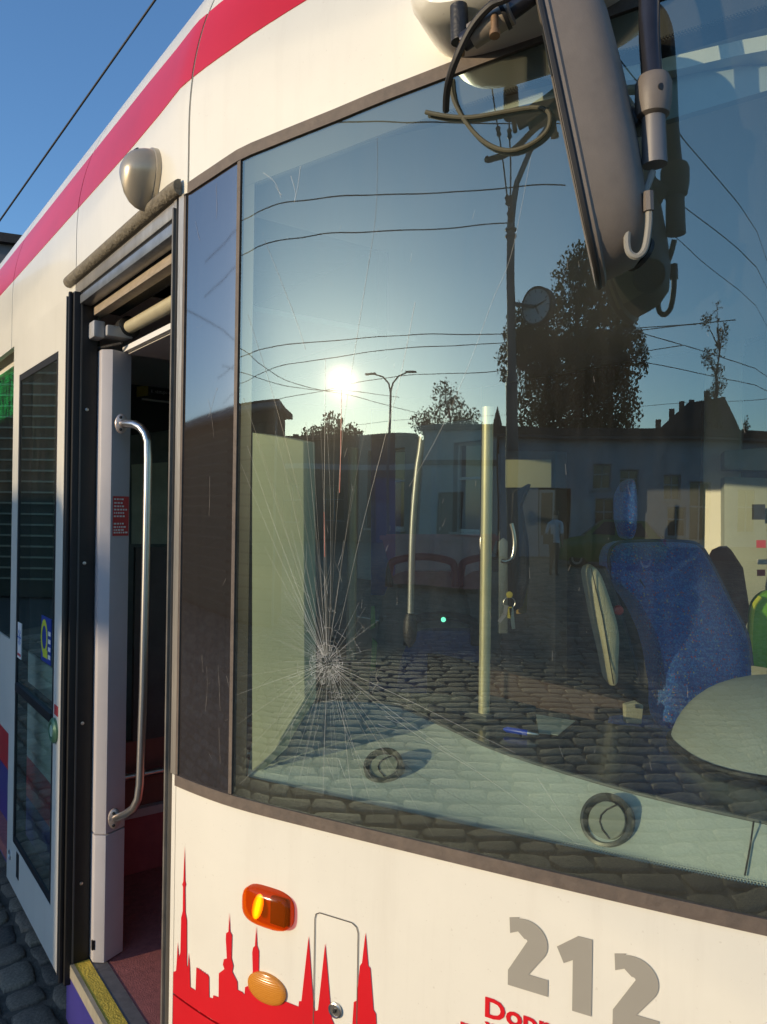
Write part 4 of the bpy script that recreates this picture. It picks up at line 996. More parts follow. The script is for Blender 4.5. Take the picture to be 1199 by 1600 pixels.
def pad(name, px, Y, bulge, thick, m, parent, skew=(0, 0)):
    """upholstered cushion: outline filled with rings that swell towards the front"""
    o_ = curve(px+[px[0]], 4)[:-1]; n = len(o_); cx = sum(p[0] for p in o_)/n; cy_ = sum(p[1] for p in o_)/n; vs = []; fs = []
    lv = [(.97, thick), (1, thick*.6), (1.0, .02), (.97, -.004), (.88, -bulge*.6), (.6, -bulge*.92), (.25, -bulge), (.02, -bulge)]
    for k, dy in lv:
        for p in o_:
            x, y = cx+(p[0]-cx)*k, cy_+(p[1]-cy_)*k; vs.append(at(x, y, Y+skew[0]*(x-cx)/100+skew[1]*(y-cy_)/100)+Vector((0, dy, 0)))
    for r in range(len(lv)-1):
        for i in range(n): fs.append((r*n+i, r*n+(i+1) % n, (r+1)*n+(i+1) % n, (r+1)*n+i))
    fs += [tuple(range(n)), tuple(range((len(lv)-1)*n, len(lv)*n))]
    mb = MB(); mb.add(vs, fs); return T(name, mb, m, parent=parent, smooth=True)
pad('backrest', [(951, 872), (962, 850), (1000, 845), (1060, 845), (1092, 851), (1110, 875), (1140, 935), (1168, 990), (1176, 1040), (1165, 1150), (1050, 1150), (1035, 1080), (1018, 1000), (985, 935), (956, 905)], SY, .035, .10, SPK, ds, skew=(.05, -.06))
pad('headrest', [(972, 812), (972, 775), (984, 751), (992, 752), (995, 790), (993, 830), (987, 843), (979, 838)], SY+.02, .02, .07, SPK, ds, skew=(0, 0))
mb = MB(); mb.tube([at(*p, SY-.012) for p in curve([(956, 905), (951, 872), (962, 850), (1000, 845), (1060, 845), (1092, 851), (1110, 875), (1140, 935), (1168, 990), (1176, 1040)], 4)], .0035, 8); T('piping', mb, mat('piping_navy', (.015, .03, .10), .6), parent=ds, smooth=True)
mb = MB(); mb.tube([at(*p, SY-.036) for p in curve([(1000, 905), (1030, 960), (1050, 1030), (1062, 1120)], 4)], .002, 6); T('seam', mb, MATS['piping_navy'], parent=ds, smooth=True)
mb = MB()
mb.tube([at(984, 835, SY+.06), at(985, 870, SY+.06)], .007, 8); T('headrest_stem', mb, DARK, parent=ds)
mb = MB(); mb.box(at(1110, 1150, SY)+Vector((-.02, -.15, -.02)), (.44, .42, .12)); T('seat_cushion', mb, SPK, parent=ds, bevel=.03, smooth=True)
mb = MB(); mb.tube([at(1110, 1190, SY), Vector((at(1110, 1190, SY).x, SY, .62))], .06, 12); T('pedestal', mb, DARK, parent=ds)
CREAM = mat('cream_vinyl', (.58, .52, .36), .55, var=.08, vscale=30, bump=.4, bscale=350)
arm = pad('armrest', [(918, 895), (921, 885), (929, 884), (940, 900), (956, 945), (967, 990), (966, 1040), (965, 1068), (955, 1070), (944, 1020), (930, 960)], 1.70, .018, .06, CREAM, ds)
mb = MB(); mb.tube([at(924, 888, 1.681), at(942, 965, 1.681), at(959, 1068, 1.681)], .0012, 6); T('armrest_seam', mb, DARK, parent=arm)
card('armrest_shell', [at(930, 884, 1.75), at(944, 888, 1.75), at(966, 945, 1.75), at(1000, 1068, 1.75), at(966, 1068, 1.75), at(960, 985, 1.75)], Vector((.02, .05, 0)), DARK, parent=ds, bevel=.004)
mb = MB(); mb.lathe(at(966, 953, 1.73), (-.2, -1, 0), [(.011, 0), (.011, .012), (.008, .016), (.0001, .017)], 16); T('red_button', mb, mat('red_plastic', (.65, .03, .03), .35), parent=ds, smooth=True)
mb = MB(); mb.prism([at(978, 1130, 1.72), at(1003, 1132, 1.72), at(1006, 1103, 1.72), at(996, 1097, 1.72), at(977, 1102, 1.72)], (0, .02, 0)); T('armrest_bracket', mb, CREAM, parent=ds, bevel=.002)
mb = MB(); mb.lathe(at(995, 1103, 1.715), (0, -1, 0), [(.005, 0), (.005, .004), (.0001, .004)], 12); T('bracket_screw', mb, STEEL, parent=ds)
card('dark_jacket_hook', [at(1105, 1000, 2.35), at(1152, 1010, 2.35), at(1172, 965, 2.35), at(1160, 890, 2.35), at(1135, 852, 2.35), at(1110, 858, 2.35), at(1098, 900, 2.35)], Vector((.05, .1, 0)), mat('maroon_upholstery', (.09, .018, .02), .8, var=.2), bevel=.02)
# roller blind high inside the screen
BL = mat('blind_grey', (.34, .37, .38), .8, var=.05)
card('sun_blind', [sk(q, ztop(q)-.062, -.05) for q in np.linspace(.70, 1.5, 14)]+[sk(q, z, -.05) for q, z in ((1.5, 2.16), (1.2, 2.165), (.95, 2.16), (.85, 2.155), (.72, 2.142))], Vector((.008, .012, 0)), BL, bevel=0)

# ================================================================== MIRROR ASSEMBLY
HOUS = mat('mirror_grey_plastic', (.17, .145, .125), .5, var=.12, vscale=30, bump=.06, bscale=500)
# cream pod bulging from the front above the glass
pd = MB(); vs = []; fs = []; NU = 40
prof = [(1.0, -.01), (1.0, .03), (.985, .085), (.95, .105), (.86, .118), (.6, .123), (.02, .124)]
for k, h in prof:
    for i in range(NU):
        w = 2*math.pi*i/NU; c, s_ = math.cos(w), math.sin(w); p_ = 3.2; x = math.copysign(abs(c)**(2/p_), c); z = math.copysign(abs(s_)**(2/p_), s_)
        vs.append(sk(.545+x*.165*k, 2.360+z*.084*k+x*.012*k, h+inset(2.360+z*.084*k)))
for r in range(len(prof)-1):
    for i in range(NU): fs.append((r*NU+i, r*NU+(i+1) % NU, (r+1)*NU+(i+1) % NU, (r+1)*NU+i))
fs.append(tuple(range((len(prof)-1)*NU, len(prof)*NU))); pd.add(vs, fs)
mp = T('mirror_bracket', pd, WHITE, smooth=True)
MY = .955
mb = MB(); mb.tube([at(717, 10, 1.06), at(718, 30, 1.06), at(719, 66, 1.06)], [.012, .0125, .0125], 18); T('pivot_pin', mb, DARK, parent=mp, smooth=True)
mb = MB(); mb.lathe(at(722, 74, 1.055), (0, -.2, -1), [(.004, -.01), (.004, .012), (.0001, .014)], 10); T('bolt', mb, mat('rusty_bolt', (.28, .17, .09), .6, .5), parent=mp, smooth=True)
mb = MB(); mb.lathe(at(773, 44, 1.0), (0, -.2, -1), [(.005, -.02), (.005, .004), (.007, .005), (.007, .012), (.0001, .013)], 10); T('bolt', mb, MATS['rusty_bolt'], parent=mp, smooth=True)
ma = T('mirror_arm', (lambda q: (q.tube([at(*p, y) for p, y in zip(curve([(724, 66), (760, 42), (800, 16), (860, -30), (930, -90), (985, -110), (1010, -85), (1014, -30), (1015, 60), (1020, 130)], 4), np.linspace(1.05, .93, 37))], .0125, 16), q)[1])(MB()), mat('arm_dark_metal', (.05, .05, .06), .28, .6, var=.2, vscale=20), smooth=True)
mb = MB(); mb.tube([at(738, 57, 1.036), at(798, 18, 1.008)], .0165, 16); T('arm_sleeve', mb, mat('sleeve_grey', (.33, .28, .22), .5, .4, var=.2), parent=ma, smooth=True)
mb = MB(); mb.tube([at(786, 26, 1.012), at(792, 22, 1.010)], .0185, 16); T('hose_clip', mb, SEAL, parent=ma, smooth=True)
cyl = MB(); cyl.lathe(at(1021, 147, .93), (0, 0, 1), [(.012, -.030), (.019, -.026), (.0215, -.01), (.0215, .012), (.018, .02), (.012, .022)], 22); cl = T('arm_clamp', cyl, HOUS, parent=ma, smooth=True)
mb = MB(); mb.lathe(at(1033, 136, .910), (.35, -1, 0), [(.0045, -.002), (.0045, .0015), (.0001, .002)], 12); T('clamp_bolt', mb, DARK, parent=ma)
mb = MB(); mb.tube([at(1021, 168, .93), at(1023, 258, .93)], [.0135, .0150], 18); T('mirror_stub', mb, mat('stub_grey', (.20, .19, .19), .5, .3, var=.1), parent=ma, smooth=True)
mb = MB(); mb.tube([at(*p, y) for p, y in zip(curve([(1020, 268), (1010, 295), (992, 325), (981, 362), (982, 392), (995, 401), (1008, 388), (1014, 350), (1014, 318)], 4), np.linspace(.93, .915, 33))], .0042, 8); T('cable_loop', mb, mat('cable_grey', (.26, .25, .22), .6), parent=ma, smooth=True)
mb = MB(); mb.tube([at(1014, 330, .915), at(1013, 300, .915)], .0062, 8); T('cable_end', mb, HOUS, parent=ma, smooth=True)
# black cable from the pod, hanging in front of the glass
mb = MB(); mb.tube([at(*p, y) for p, y in zip(curve([(860, -60), (800, -8), (768, 8), (738, 42), (714, 90), (702, 125), (698, 150), (697, 172)], 5), np.linspace(.95, 1.10, 36))], .0052, 8); T('feed_cable', mb, SEAL, parent=mp, smooth=True)
mb = MB(); mb.tube([sk(*hit(*p), .006) for p in curve([(706, 122), (712, 160), (735, 200), (765, 228), (800, 238), (835, 226), (858, 205), (860, 180), (840, 171), (800, 176), (740, 186), (700, 184), (668, 178)], 4)], .0034, 8); T('cable_reflection', mb, mat('cable_reflection_olive', (.085, .08, .05), .7), parent=mp, smooth=True)  # tube laid on the glass in place of the cable loop's reflection
# mirror head: rim, shell behind it and the glass
def mirror_head():
    # rim ring traced as an upright rounded slab seen almost edge on; d = depth of shell
    n = 44; rim = []
    c0 = at(905, 195, .93)
    up = (at(948, 428, .93)-at(846, -60, .93)).normalized()*-1      # along the long axis
    fw = Vector((.30, .95, 0)); fw = (fw-up*fw.dot(up)).normalized()     # across the mirror, away from the lens
    out = up.cross(fw).normalized()
    if out.x < 0: out = -out
    Lh, Wh = .190, .080
    for i in range(n):
        w = 2*math.pi*i/n; c, s_ = math.cos(w), math.sin(w); p_ = 3.0
        rim.append((math.copysign(abs(c)**(2/p_), c)*Wh, math.copysign(abs(s_)**(2/p_), s_)*Lh))
    return c0, up, fw, out, rim
c0, up, fw, out, rim = mirror_head()
c0 = c0+up*.012+fw*.055-out*.012
def ringp(k, d, kl=1.0): return [c0+fw*x*k+up*z*k*kl+out*(d-.0*abs(z)) for x, z in rim]
lv = [(.955, -.004, 1), (1.0, -.006, 1), (1.02, .0, 1), (1.02, .006, 1), (.985, .009, 1), (.975, .024, 1.0), (.95, .045, 1.0), (.87, .061, 1.01), (.68, .071, 1.06), (.36, .076, 1.1), (.02, .077, .6)]
vs = []; fs = []; n = len(rim)
for k, d, kl in lv: vs += ringp(k, d, kl)
for r in range(len(lv)-1):
    for i in range(n): fs.append((r*n+i, r*n+(i+1) % n, (r+1)*n+(i+1) % n, (r+1)*n+i))
fs.append(tuple(range((len(lv)-1)*n, len(lv)*n)))
mb = MB(); mb.add(vs, fs); mh = T('mirror_housing', mb, [HOUS, mat('bounce_lit_beige', (.74, .68, .50), .6, var=.08)], smooth=True)
for p in mh.data.polygons:  # faces towards the windscreen coloured pale, as if lit by bounced light
    if p.normal.dot(Vector((.46, .89, 0))) > .42 and p.normal.dot(Vector((0, -1, 0))) < -.3: p.material_index = 1
mb = MB(); mb.add(ringp(.957, -.0035), [tuple(range(n))]); T('mirror_glass', mb, mat('silvered_glass', (.8, .8, .8), .02, 1.0), parent=mh)
mb = MB(); mb.tube(ringp(1.012, -.002)+[ringp(1.012, -.002)[0]], .004, 8); T('mirror_rim', mb, SEAL, parent=mh, smooth=True)
from mathutils.bvhtree import BVHTree
bv = BVHTree.FromPolygons([v.co.copy() for v in mh.data.vertices], [tuple(p.vertices) for p in mh.data.polygons])
def on_back_of_mirror(x, y):      # the spot of the shell that the glass shows here
    s_, z_ = hit(x, y); n_ = nrm(s_); d = Vector(ray(x, y)); r_ = (d-2*d.dot(n_)*n_).normalized(); h = bv.ray_cast(sk(s_, z_), r_)
    return h[0], h[1]
for (x, y, rad) in ((1015, 431, .021), (1050, 300, .010), (1042, 350, .006)):
    p, n_ = on_back_of_mirror(x, y)
    if p is not None:
        mb = MB(); mb.lathe(p, n_, [(rad*1.15, -.004), (rad*1.15, .002), (rad, .0025), (rad*.9, .001), (.0001, .001)], 24); T('round_port', mb, SEAL, parent=mh, smooth=True)
pc = at(1005, 195, .945); mb = MB(); mb.tube([pc, pc.lerp(c0+out*.06, .9)], [.014, .02], 14); T('mirror_joint', mb, DARK, parent=mh, smooth=True)

# loose things in the cab ------------------------------------------------
kb = empty('key_bunch', at(795, 925, 2.18)); tag(kb, 'bunch of keys hanging by a yellow tag on the cab door', 'keys')
def K(name, mb, m, smooth=True): 
    o = link(name, mb.mesh(name, m, smooth), kb); o.location = -kb.location; return o
YEL = mat('yellow_tag', (.68, .58, .10), .4, .3)
mb = MB(); mb.lathe(at(796, 929, 2.18), (0, -1, 0), [(.009, 0), (.009, .005), (.0001, .006)], 16); K('key_fob', mb, YEL)
mb = MB(); mb.tube([at(796+9*math.cos(a), 942+9*math.sin(a), 2.18) for a in np.linspace(0, 6.2832, 18)], .0016, 6); K('ring', mb, STEEL)
for pts, m in (([(792, 946), (789, 960), (780, 972)], mat('key_pink_metal', (.7, .6, .6), .3, .8)), ([(797, 948), (796, 966)], YEL), ([(799, 950), (803, 983)], STEEL)):
    P = [at(*p, 2.17) for p in pts]; mb = MB()
    for a, b in zip(P, P[1:]):
        d = (b-a).normalized(); s_ = d.cross(Vector((0, 1, 0))).normalized()*.006; mb.hexa([a-s_, a+s_, a+s_+Vector((0, .003, 0)), a-s_+Vector((0, .003, 0)), b-s_*.8, b+s_*.8, b+s_*.8+Vector((0, .003, 0)), b-s_*.8+Vector((0, .003, 0))])
    K('key', mb, m, False)
pb = atz(820, 1143, ZD+.004); pen = empty('ballpoint_pen', pb); tag(pen, 'blue ballpoint pen lying on the dark cab desk', 'pen')
a, b = atz(787, 1139, ZD+.006)-pb, atz(842, 1148, ZD+.006)-pb
mb = MB(); mb.tube([a, a.lerp(b, .1), a.lerp(b, .7)], [.002, .0055, .0055], 10); link('barrel', mb.mesh('barrel', mat('pen_blue', (.01, .06, .6), .3), True), pen)
mb = MB(); mb.tube([a.lerp(b, .7), a.lerp(b, .9), b], [.0055, .005, .001], 10); link('tip', mb.mesh('tip', STEEL, True), pen)
pr = atz(845, 1132, ZD+.001); ps_ = MB(); q = [atz(838, 1117, ZD+.001)-pr, atz(899, 1127, ZD+.001)-pr, atz(872, 1149, ZD+.001)-pr, atz(842, 1146, ZD+.001)-pr]
ps_.prism(q, (0, 0, .0012)); o = link('paper_sheet', ps_.mesh('paper_sheet', mat('pale_paper', (.42, .47, .40), .6))); o.location = pr; tag(o, 'pale folded paper sheet lying beside the pen on the desk', 'paper')
fr_ = [atz(668, 1108, ZD+.001), atz(760, 1092, ZD+.001), atz(838, 1112, ZD+.001), atz(760, 1128, ZD+.001)]
o = link('document_folder', (lambda m: (m.prism([p-fr_[0] for p in fr_], (0, 0, .012)), m)[1])(MB()).mesh('document_folder', mat('folder_dark', (.05, .06, .07), .3), False, .002)); o.location = fr_[0]; tag(o, 'flat dark document folder lying on the desk below the stanchion', 'folder')
VEST = mat('lime_vest', (.25, .62, .04), .7, var=.2, vscale=25, bump=.5, bscale=25)
hv = at(1192, 970, 1.95); vest = empty('safety_vest', hv); tag(vest, 'bright lime green safety vest hung behind the driver seat', 'vest')
mb = MB(); o_ = curve([(1174, 1040), (1173, 985), (1176, 950), (1188, 932), (1205, 925), (1230, 930), (1240, 1000), (1240, 1045), (1174, 1040)], 4)[:-1]
mb.prism([at(*p, 1.95)-hv for p in o_], (.02, .06, 0)); link('vest_body', mb.mesh('vest_body', VEST, True, .012), vest)
mb = MB(); mb.tube([at(*p, 1.94)-hv for p in curve([(1173, 1035), (1173, 985), (1177, 950), (1188, 933)], 4)], .006, 8); link('vest_piping', mb.mesh('vest_piping', mat('vest_yellow', (.7, .7, .05), .6), True), vest)

# ================================================================== THE YARD BEHIND THE LENS (seen in the glass)
def mbox(u0, u1, z0, z1, d0, d1, F):     # box on a facade frame F = (origin, along, outward)
    o, a, n = F; return [o+a*u0+n*d0+Vector((0, 0, z0)), o+a*u1+n*d0+Vector((0, 0, z0)), o+a*u1+n*d1+Vector((0, 0, z0)), o+a*u0+n*d1+Vector((0, 0, z0)),
                         o+a*u0+n*d0+Vector((0, 0, z1)), o+a*u1+n*d0+Vector((0, 0, z1)), o+a*u1+n*d1+Vector((0, 0, z1)), o+a*u0+n*d1+Vector((0, 0, z1))]
def P_(name, boxes, F, m, parent, bevel=0):
    mb = MB()
    for b in boxes: mb.hexa(mbox(*b, F))
    return link(name, mb.mesh(name, m, bool(bevel), bevel), parent)
PLA = mat('grey_render', (.46, .45, .48), .9, var=.15, vscale=1.2, bump=.2, bscale=20)
PLA2 = mat('pale_render', (.50, .50, .47), .9, var=.1, vscale=1.5)
BRK = mat('brown_brick', (.17, .11, .09), .9, var=.2, vscale=3)
PANE = mat('dark_pane', (.02, .022, .026), .08, spec=.8); FRM = mat('white_joinery', (.42, .41, .39), .5, var=.1)
ROOF = mat('bitumen_roof', (.05, .045, .042), .9, var=.3); DOORM = mat('dark_door', (.05, .04, .04), .6)
def wall_holes(u0, u1, z0, z1, holes, d0, d1):
    """boxes that leave the openings free"""
    us = sorted({u0, u1} | {h[0] for h in holes} | {h[1] for h in holes}); out = []
    for a, b in zip(us, us[1:]):
        if b-a < 1e-6: continue
        cuts = sorted([(h[2], h[3]) for h in holes if h[0] <= a+1e-6 and h[1] >= b-1e-6]); z = z0
        for c, d in cuts:
            if c > z+1e-6: out.append((a, b, z, c, d0, d1))
            z = d
        if z < z1-1e-6: out.append((a, b, z, z1, d0, d1))
    return out
def window(u0, u1, z0, z1, F, par, bars=(1, 1), dr=-.14):
    w = P_('window', [(u0, u1, z0, z0+.06, dr-.03, dr+.02), (u0, u1, z1-.06, z1, dr-.03, dr+.02), (u0, u0+.06, z0+.06, z1-.06, dr-.03, dr+.02), (u1-.06, u1, z0+.06, z1-.06, dr-.03, dr+.02)]
           + [(u0+(u1-u0)*k/(bars[0]+1)-.025, u0+(u1-u0)*k/(bars[0]+1)+.025, z0+.06, z1-.06, dr-.028, dr+.015) for k in range(1, bars[0]+1)]
           + [(u0+.06, u1-.06, z0+(z1-z0)*.6-.025, z0+(z1-z0)*.6+.025, dr-.026, dr+.012)]*(1 if bars[1] else 0), F, FRM, par)
    P_('pane', [(u0+.05, u1-.05, z0+.05, z1-.05, dr-.04, dr-.032)], F, PANE, w); P_('sill', [(u0-.05, u1+.05, z0-.05, z0-.002, dr, .06)], F, FRM, w)
    return w
fa = R(-134); fcn = Vector((math.sin(fa), math.cos(fa), 0)); fdr = Vector((math.sin(fa+math.pi/2), math.cos(fa+math.pi/2), 0))
FB = fcn*27
depot = empty('depot_building', FB); tag(depot, 'long low grey depot building with dark windows across the yard', 'building')
Fd = (Vector((0, 0, 0)), fdr, -fcn)
wins = [(-3.83, -2.95, 2.52, 3.46), (-5.12, -4.24, 2.35, 3.23), (-6.96, -6.24, 2.15, 3.02), (-8.18, -7.32, .75, 2.79), (-4.05, -3.11, 1.0, 2.2), (-7.2, -6.4, .9, 1.95), (-10.4, -9.4, 1.0, 2.6), (-12.6, -11.6, 1.0, 2.6)]
door_h = (-1.98, -.66, 0.0, 2.57)
P_('wall', wall_holes(-16, .9, 0, 4.45, wins+[door_h], -.3, 0), Fd, PLA, depot)
P_('wall', [(-16, .9, 0, 4.4, -9.3, -9.0), (-16, -15.7, 0, 4.4, -9.0, -.3), (.6, .9, 0, 4.4, -9.0, -.3)], Fd, PLA, depot)
rf = P_('roof', [(-16.3, 1.2, 4.45, 4.72, -9.5, .45)], Fd, ROOF, depot); P_('gutter', [(-16.3, 1.2, 4.34, 4.44, .30, .42)], Fd, mat('old_gutter', (.10, .095, .09), .7), rf)
for w in wins: window(*w, Fd, depot)
dr = P_('door', [(-1.30, -.70, .02, 2.5, -.12, -.06)], Fd, FRM, depot); P_('pane', [(-1.22, -.78, .9, 2.4, -.058, -.055)], Fd, PANE, dr)
P_('dark_interior', [(-2.2, -.4, .0, 2.7, -2.5, -2.4), (-2.2, -.4, 2.7, 2.75, -2.5, -.31)], Fd, DOORM, depot)
P_('plinth', [(-16, -2.0, 0, .5, .001, .04)], Fd, mat('plinth_grey', (.16, .155, .15), .9, var=.2), depot)
annex = empty('pale_annex', FB+fdr*2.9); tag(annex, 'pale rendered annex with one dark doorway beside the depot', 'building')
Fa = (Vector((0, 0, 0)), fdr, -fcn); dh = (-.5, .5, 0, 2.34)
P_('wall', wall_holes(-1.9, 1.2, 0, 4.6, [dh], -.3, .25), Fa, PLA2, annex)
P_('wall', [(-1.9, 1.2, 0, 4.6, -6.3, -6.0), (-1.9, -1.6, 0, 4.6, -6, -.3), (.9, 1.2, 0, 4.6, -6, -.3)], Fa, PLA2, annex)
P_('roof', [(-2.0, 1.3, 4.6, 4.8, -6.5, .4)], Fa, ROOF, annex); P_('band', [(-1.9, 1.2, 3.3, 3.5, .252, .30)], Fa, BRK, annex)
d2 = P_('door', [(-.5, .5, 0.02, 2.34, -.15, -.1)], Fa, DOORM, annex); P_('handle', [(.36, .40, 1.0, 1.15, -.098, -.06)], Fa, STEEL, d2)
HK = 40/27.0
def hz(z): return 0.0 if z == 0 else H+(z-H)*HK
def hb(*b): return (b[0]*HK, b[1]*HK, hz(b[2]), hz(b[3]), b[4], b[5])
hall = empty('brick_hall', fcn*40+fdr*7*HK); tag(hall, 'dark brown brick hall with tall blue doors and flat roof', 'building')
hw = [(-2.4, -1.3, 0, 2.9), (.1, 1.1, 1.2, 2.6), (2.2, 3.2, 1.2, 2.6), (4.6, 5.6, 1.2, 2.6)]
P_('wall', [hb(*q) for q in wall_holes(-2.85, 9, 0, 4.25, hw, -.3, .1)], Fa, BRK, hall)
P_('wall', [hb(-2.85, 9, 0, 4.25, -8.3, -8), hb(-2.85, -2.55, 0, 4.25, -8, -.3), hb(8.7, 9, 0, 4.25, -8, -.3)], Fa, BRK, hall)
rf = P_('roof', [hb(-2.9, 9.2, 4.25, 4.40, -8.5, .5)], Fa, ROOF, hall)
for k, u in enumerate((-1.5, .9, 3.1)): P_('roof_vent', [hb(u, u+.3, 4.40, 4.58+.06*k, -3.2, -2.9)], Fa, ROOF, rf)
P_('cornice', [hb(-2.85, 9, 3.15, 3.35, .102, .18)], Fa, PLA, hall)
bd = P_('door', [hb(-2.4, -1.3, .02, 2.9, -.12, -.06)], Fa, mat('hall_blue', (.04, .08, .30), .5), hall); P_('handle', [hb(-1.95, -1.9, 1.0, 1.2, -.058, -.02)], Fa, STEEL, bd)
for w in hw[1:]: q = hb(*w, 0, 0); window(*q[:4], Fa, hall)
# shed with clapboard, close by on the left
shc = Vector((-8.46, -2.21, 0)); shed = empty('clapboard_shed', shc); tag(shed, 'low dark shed of lapped boards with a gutter, near the tram door', 'shed')
sa = Vector((-ax3.x, -ax3.y, 0)); sn = lx3.copy(); Fs = (Vector((0, 0, 0)), sa, sn)
P_('wall', [(0, 14, 0, 2.95, -1.4, -.04)], Fs, mat('shed_core', (.05, .055, .045), .9), shed)
BD = mat('olive_boards', (.13, .14, .09), .8, var=.25, vscale=4, stretch=(.3, .3, 8)); JT = mat('pale_batten', (.36, .34, .24), .7, var=.2)
bme = None
for k in range(18):
    z = .05+k*.16; mb = MB(); q = mbox(0.0, 14, 0, .128, -.038, .0, Fs); q[4] = q[4]-sn*.012; q[5] = q[5]-sn*.012
    if bme is None: mb.hexa(mbox(0.0, 14, 0, .132, -.038, .0, Fs)); bme = mb.mesh('board', BD)
    o = link('board', bme, shed); o.location = (0, 0, z)
jme = None
for k in range(17):
    if jme is None: mb = MB(); mb.hexa(mbox(3.0, 13.5, 0, .022, -.03, -.012, Fs)); jme = mb.mesh('batten', JT)
    o = link('batten', jme, shed); o.location = (0, 0, .185+k*.16)
rf = P_('roof', [(-.15, 14.2, 2.96, 3.04, -1.5, .25)], Fs, ROOF, shed)
mb = MB(); mb.tube([sa*-.2+sn*.28+Vector((0, 0, 2.94)), sa*14+sn*.28+Vector((0, 0, 2.94))], .06, 10); mb.tube([sa*-.05+sn*.27+Vector((0, 0, 2.93)), sa*-.05+sn*.12+Vector((0, 0, 2.75)), sa*-.05+sn*.08+Vector((0, 0, .05))], .045, 8)
link('gutter', mb.mesh('gutter', mat('zinc', (.3, .3, .29), .5, .5), True), shed)
lv_o = Vector((-10.5, 9.3, 0)); louv = empty('battened_hall', lv_o); tag(louv, 'dark olive hall with pale horizontal battens mirrored in the door glass', 'building')
ln_ = Matrix.Rotation(R(28), 3, 'Z') @ (-lv_o).normalized(); la_ = Vector((-ln_.y, ln_.x, 0)); Fv = (Vector((0, 0, 0)), la_, ln_)
P_('wall', [(-5, 6, 0, 5.6, -5, 0)], Fv, mat('olive_wall', (.045, .05, .03), .8, var=.3, vscale=2), louv); P_('roof', [(-5.2, 6.2, 5.6, 5.8, -5.2, .3)], Fv, ROOF, louv)
jm2 = None
for k in range(27):
    if jm2 is None: mb = MB(); mb.hexa(mbox(-5, 6, 0, .03, .001, .03, Fv)); jm2 = mb.mesh('batten', JT)
    o = link('batten', jm2, louv); o.location = (0, 0, .3+k*.19)
# gabled house with chimneys far behind
hs_o = Vector((-27.2, -46.4, 0)); house = empty('gabled_house', hs_o); tag(house, 'dark gabled house with a row of chimneys behind the depot', 'house')
hn = (-hs_o).normalized(); ha = Vector((-hn.y, hn.x, 0)); Fh = (Vector((0, 0, 0)), ha, hn)
P_('wall', [(-3.8, 3.8, 0, 6.5, -6, 0)], Fh, mat('house_render', (.28, .24, .2), .9, var=.15), house)
mb = MB(); r0 = [ha*-4.1+Vector((0, 0, 6.4)), ha*4.1+Vector((0, 0, 6.4)), ha*.4+Vector((0, 0, 9.2)), ha*-2.4+Vector((0, 0, 9.6))]
mb.prism([p+hn*.3 for p in r0], -hn*6.6); rf = link('roof', mb.mesh('roof', mat('slate', (.06, .055, .06), .8, var=.2)), house)
for u, h in ((3.6, 7.7), (2.6, 8.3), (1.5, 9.0), (.7, 9.5), (-.1, 9.6), (-1.3, 10.2)):
    P_('chimney', [(u, u+.45, 6.3, h, -1.5, -1.0)], Fh, BRK, rf)
window(-2.5, -1.4, 3.0, 4.5, (Vector((0, 0, 0)), ha, hn), house, dr=.04); window(.6, 1.7, 3.0, 4.5, Fh, house, dr=.04)
yw_o = Vector((5.8, 9.6, 0)); yw = empty('horizon_cover_building', yw_o); tag(yw, 'long pale grey building added beyond the tram to cover the bright horizon', 'building')  # added to shut out the bright horizon behind the far saloon window
Fy = (Vector((0, 0, 0)), -ax3, -lx3); yh = [(-6+3*k, -4.6+3*k, 1.2, 3.0) for k in range(7)]
P_('wall', wall_holes(-10, 16, 0, 6.2, yh, -.3, 0), Fy, mat('cover_building_render', (.26, .27, .25), .9, var=.2, vscale=1.0), yw); P_('wall', [(-10, 16, 0, 6.2, -6, -5.8)], Fy, PLA, yw); P_('roof', [(-10.3, 16.3, 6.2, 6.4, -6.2, .4)], Fy, ROOF, yw)
for h_ in yh: window(*h_, Fy, yw)
# church spire beyond everything
sp = empty('church_spire', (-57.9, -53.8, 0)); tag(sp, 'sharp pointed church spire above the low roofs', 'spire')
mb = MB(); mb.box((0, 0, 4.2), (1.7, 1.7, 8.4), rz=.8); link('tower', mb.mesh('tower', PLA), sp)
mb = MB(); mb.lathe((0, 0, 8.4), (0, 0, 1), [(1.3, 0), (.62, 1.9), (.04, 4.3)], 8); link('spire_roof', mb.mesh('spire_roof', ROOF), sp)
# roof edge that peeps over the tram far down the track
db = empty('distant_block', (-19.5, 33, 0)); tag(db, 'grey flat-roofed block just showing beyond the tram roof', 'building')
Fq = (Vector((0, 0, 0)), Vector((.92, .39, 0)), Vector((.39, -.92, 0)))
P_('wall', [(-5, 5.2, 0, 13.2, -6, 0)], Fq, mat('slate_render', (.16, .16, .17), .9, var=.1), db); P_('roof', [(-5.2, 5.5, 13.2, 13.6, -6.2, .35)], Fq, ROOF, db)

# ---------------------------------------------------------------- trees
LEAFM = {}
def leafmat(name, c):
    m, n, l = _new(name); o = n.new('ShaderNodeOutputMaterial'); d = n.new('ShaderNodeBsdfDiffuse'); t = n.new('ShaderNodeBsdfTranslucent')
    g = n.new('ShaderNodeTexCoord'); ns = n.new('ShaderNodeTexNoise'); ns.inputs['Scale'].default_value = .9; l.new(g.outputs['Object'], ns.inputs[0])
    r = n.new('ShaderNodeValToRGB'); r.color_ramp.elements[0].color = (*[x*.6 for x in c], 1); r.color_ramp.elements[1].color = (*[x*1.4 for x in c], 1); l.new(ns.outputs['Fac'], r.inputs[0])
    l.new(r.outputs[0], d.inputs[0]); l.new(r.outputs[0], t.inputs[0]); mx = n.new('ShaderNodeMixShader'); mx.inputs[0].default_value = .3
    l.new(d.outputs[0], mx.inputs[1]); l.new(t.outputs[0], mx.inputs[2]); l.new(mx.outputs[0], o.inputs[0]); return m
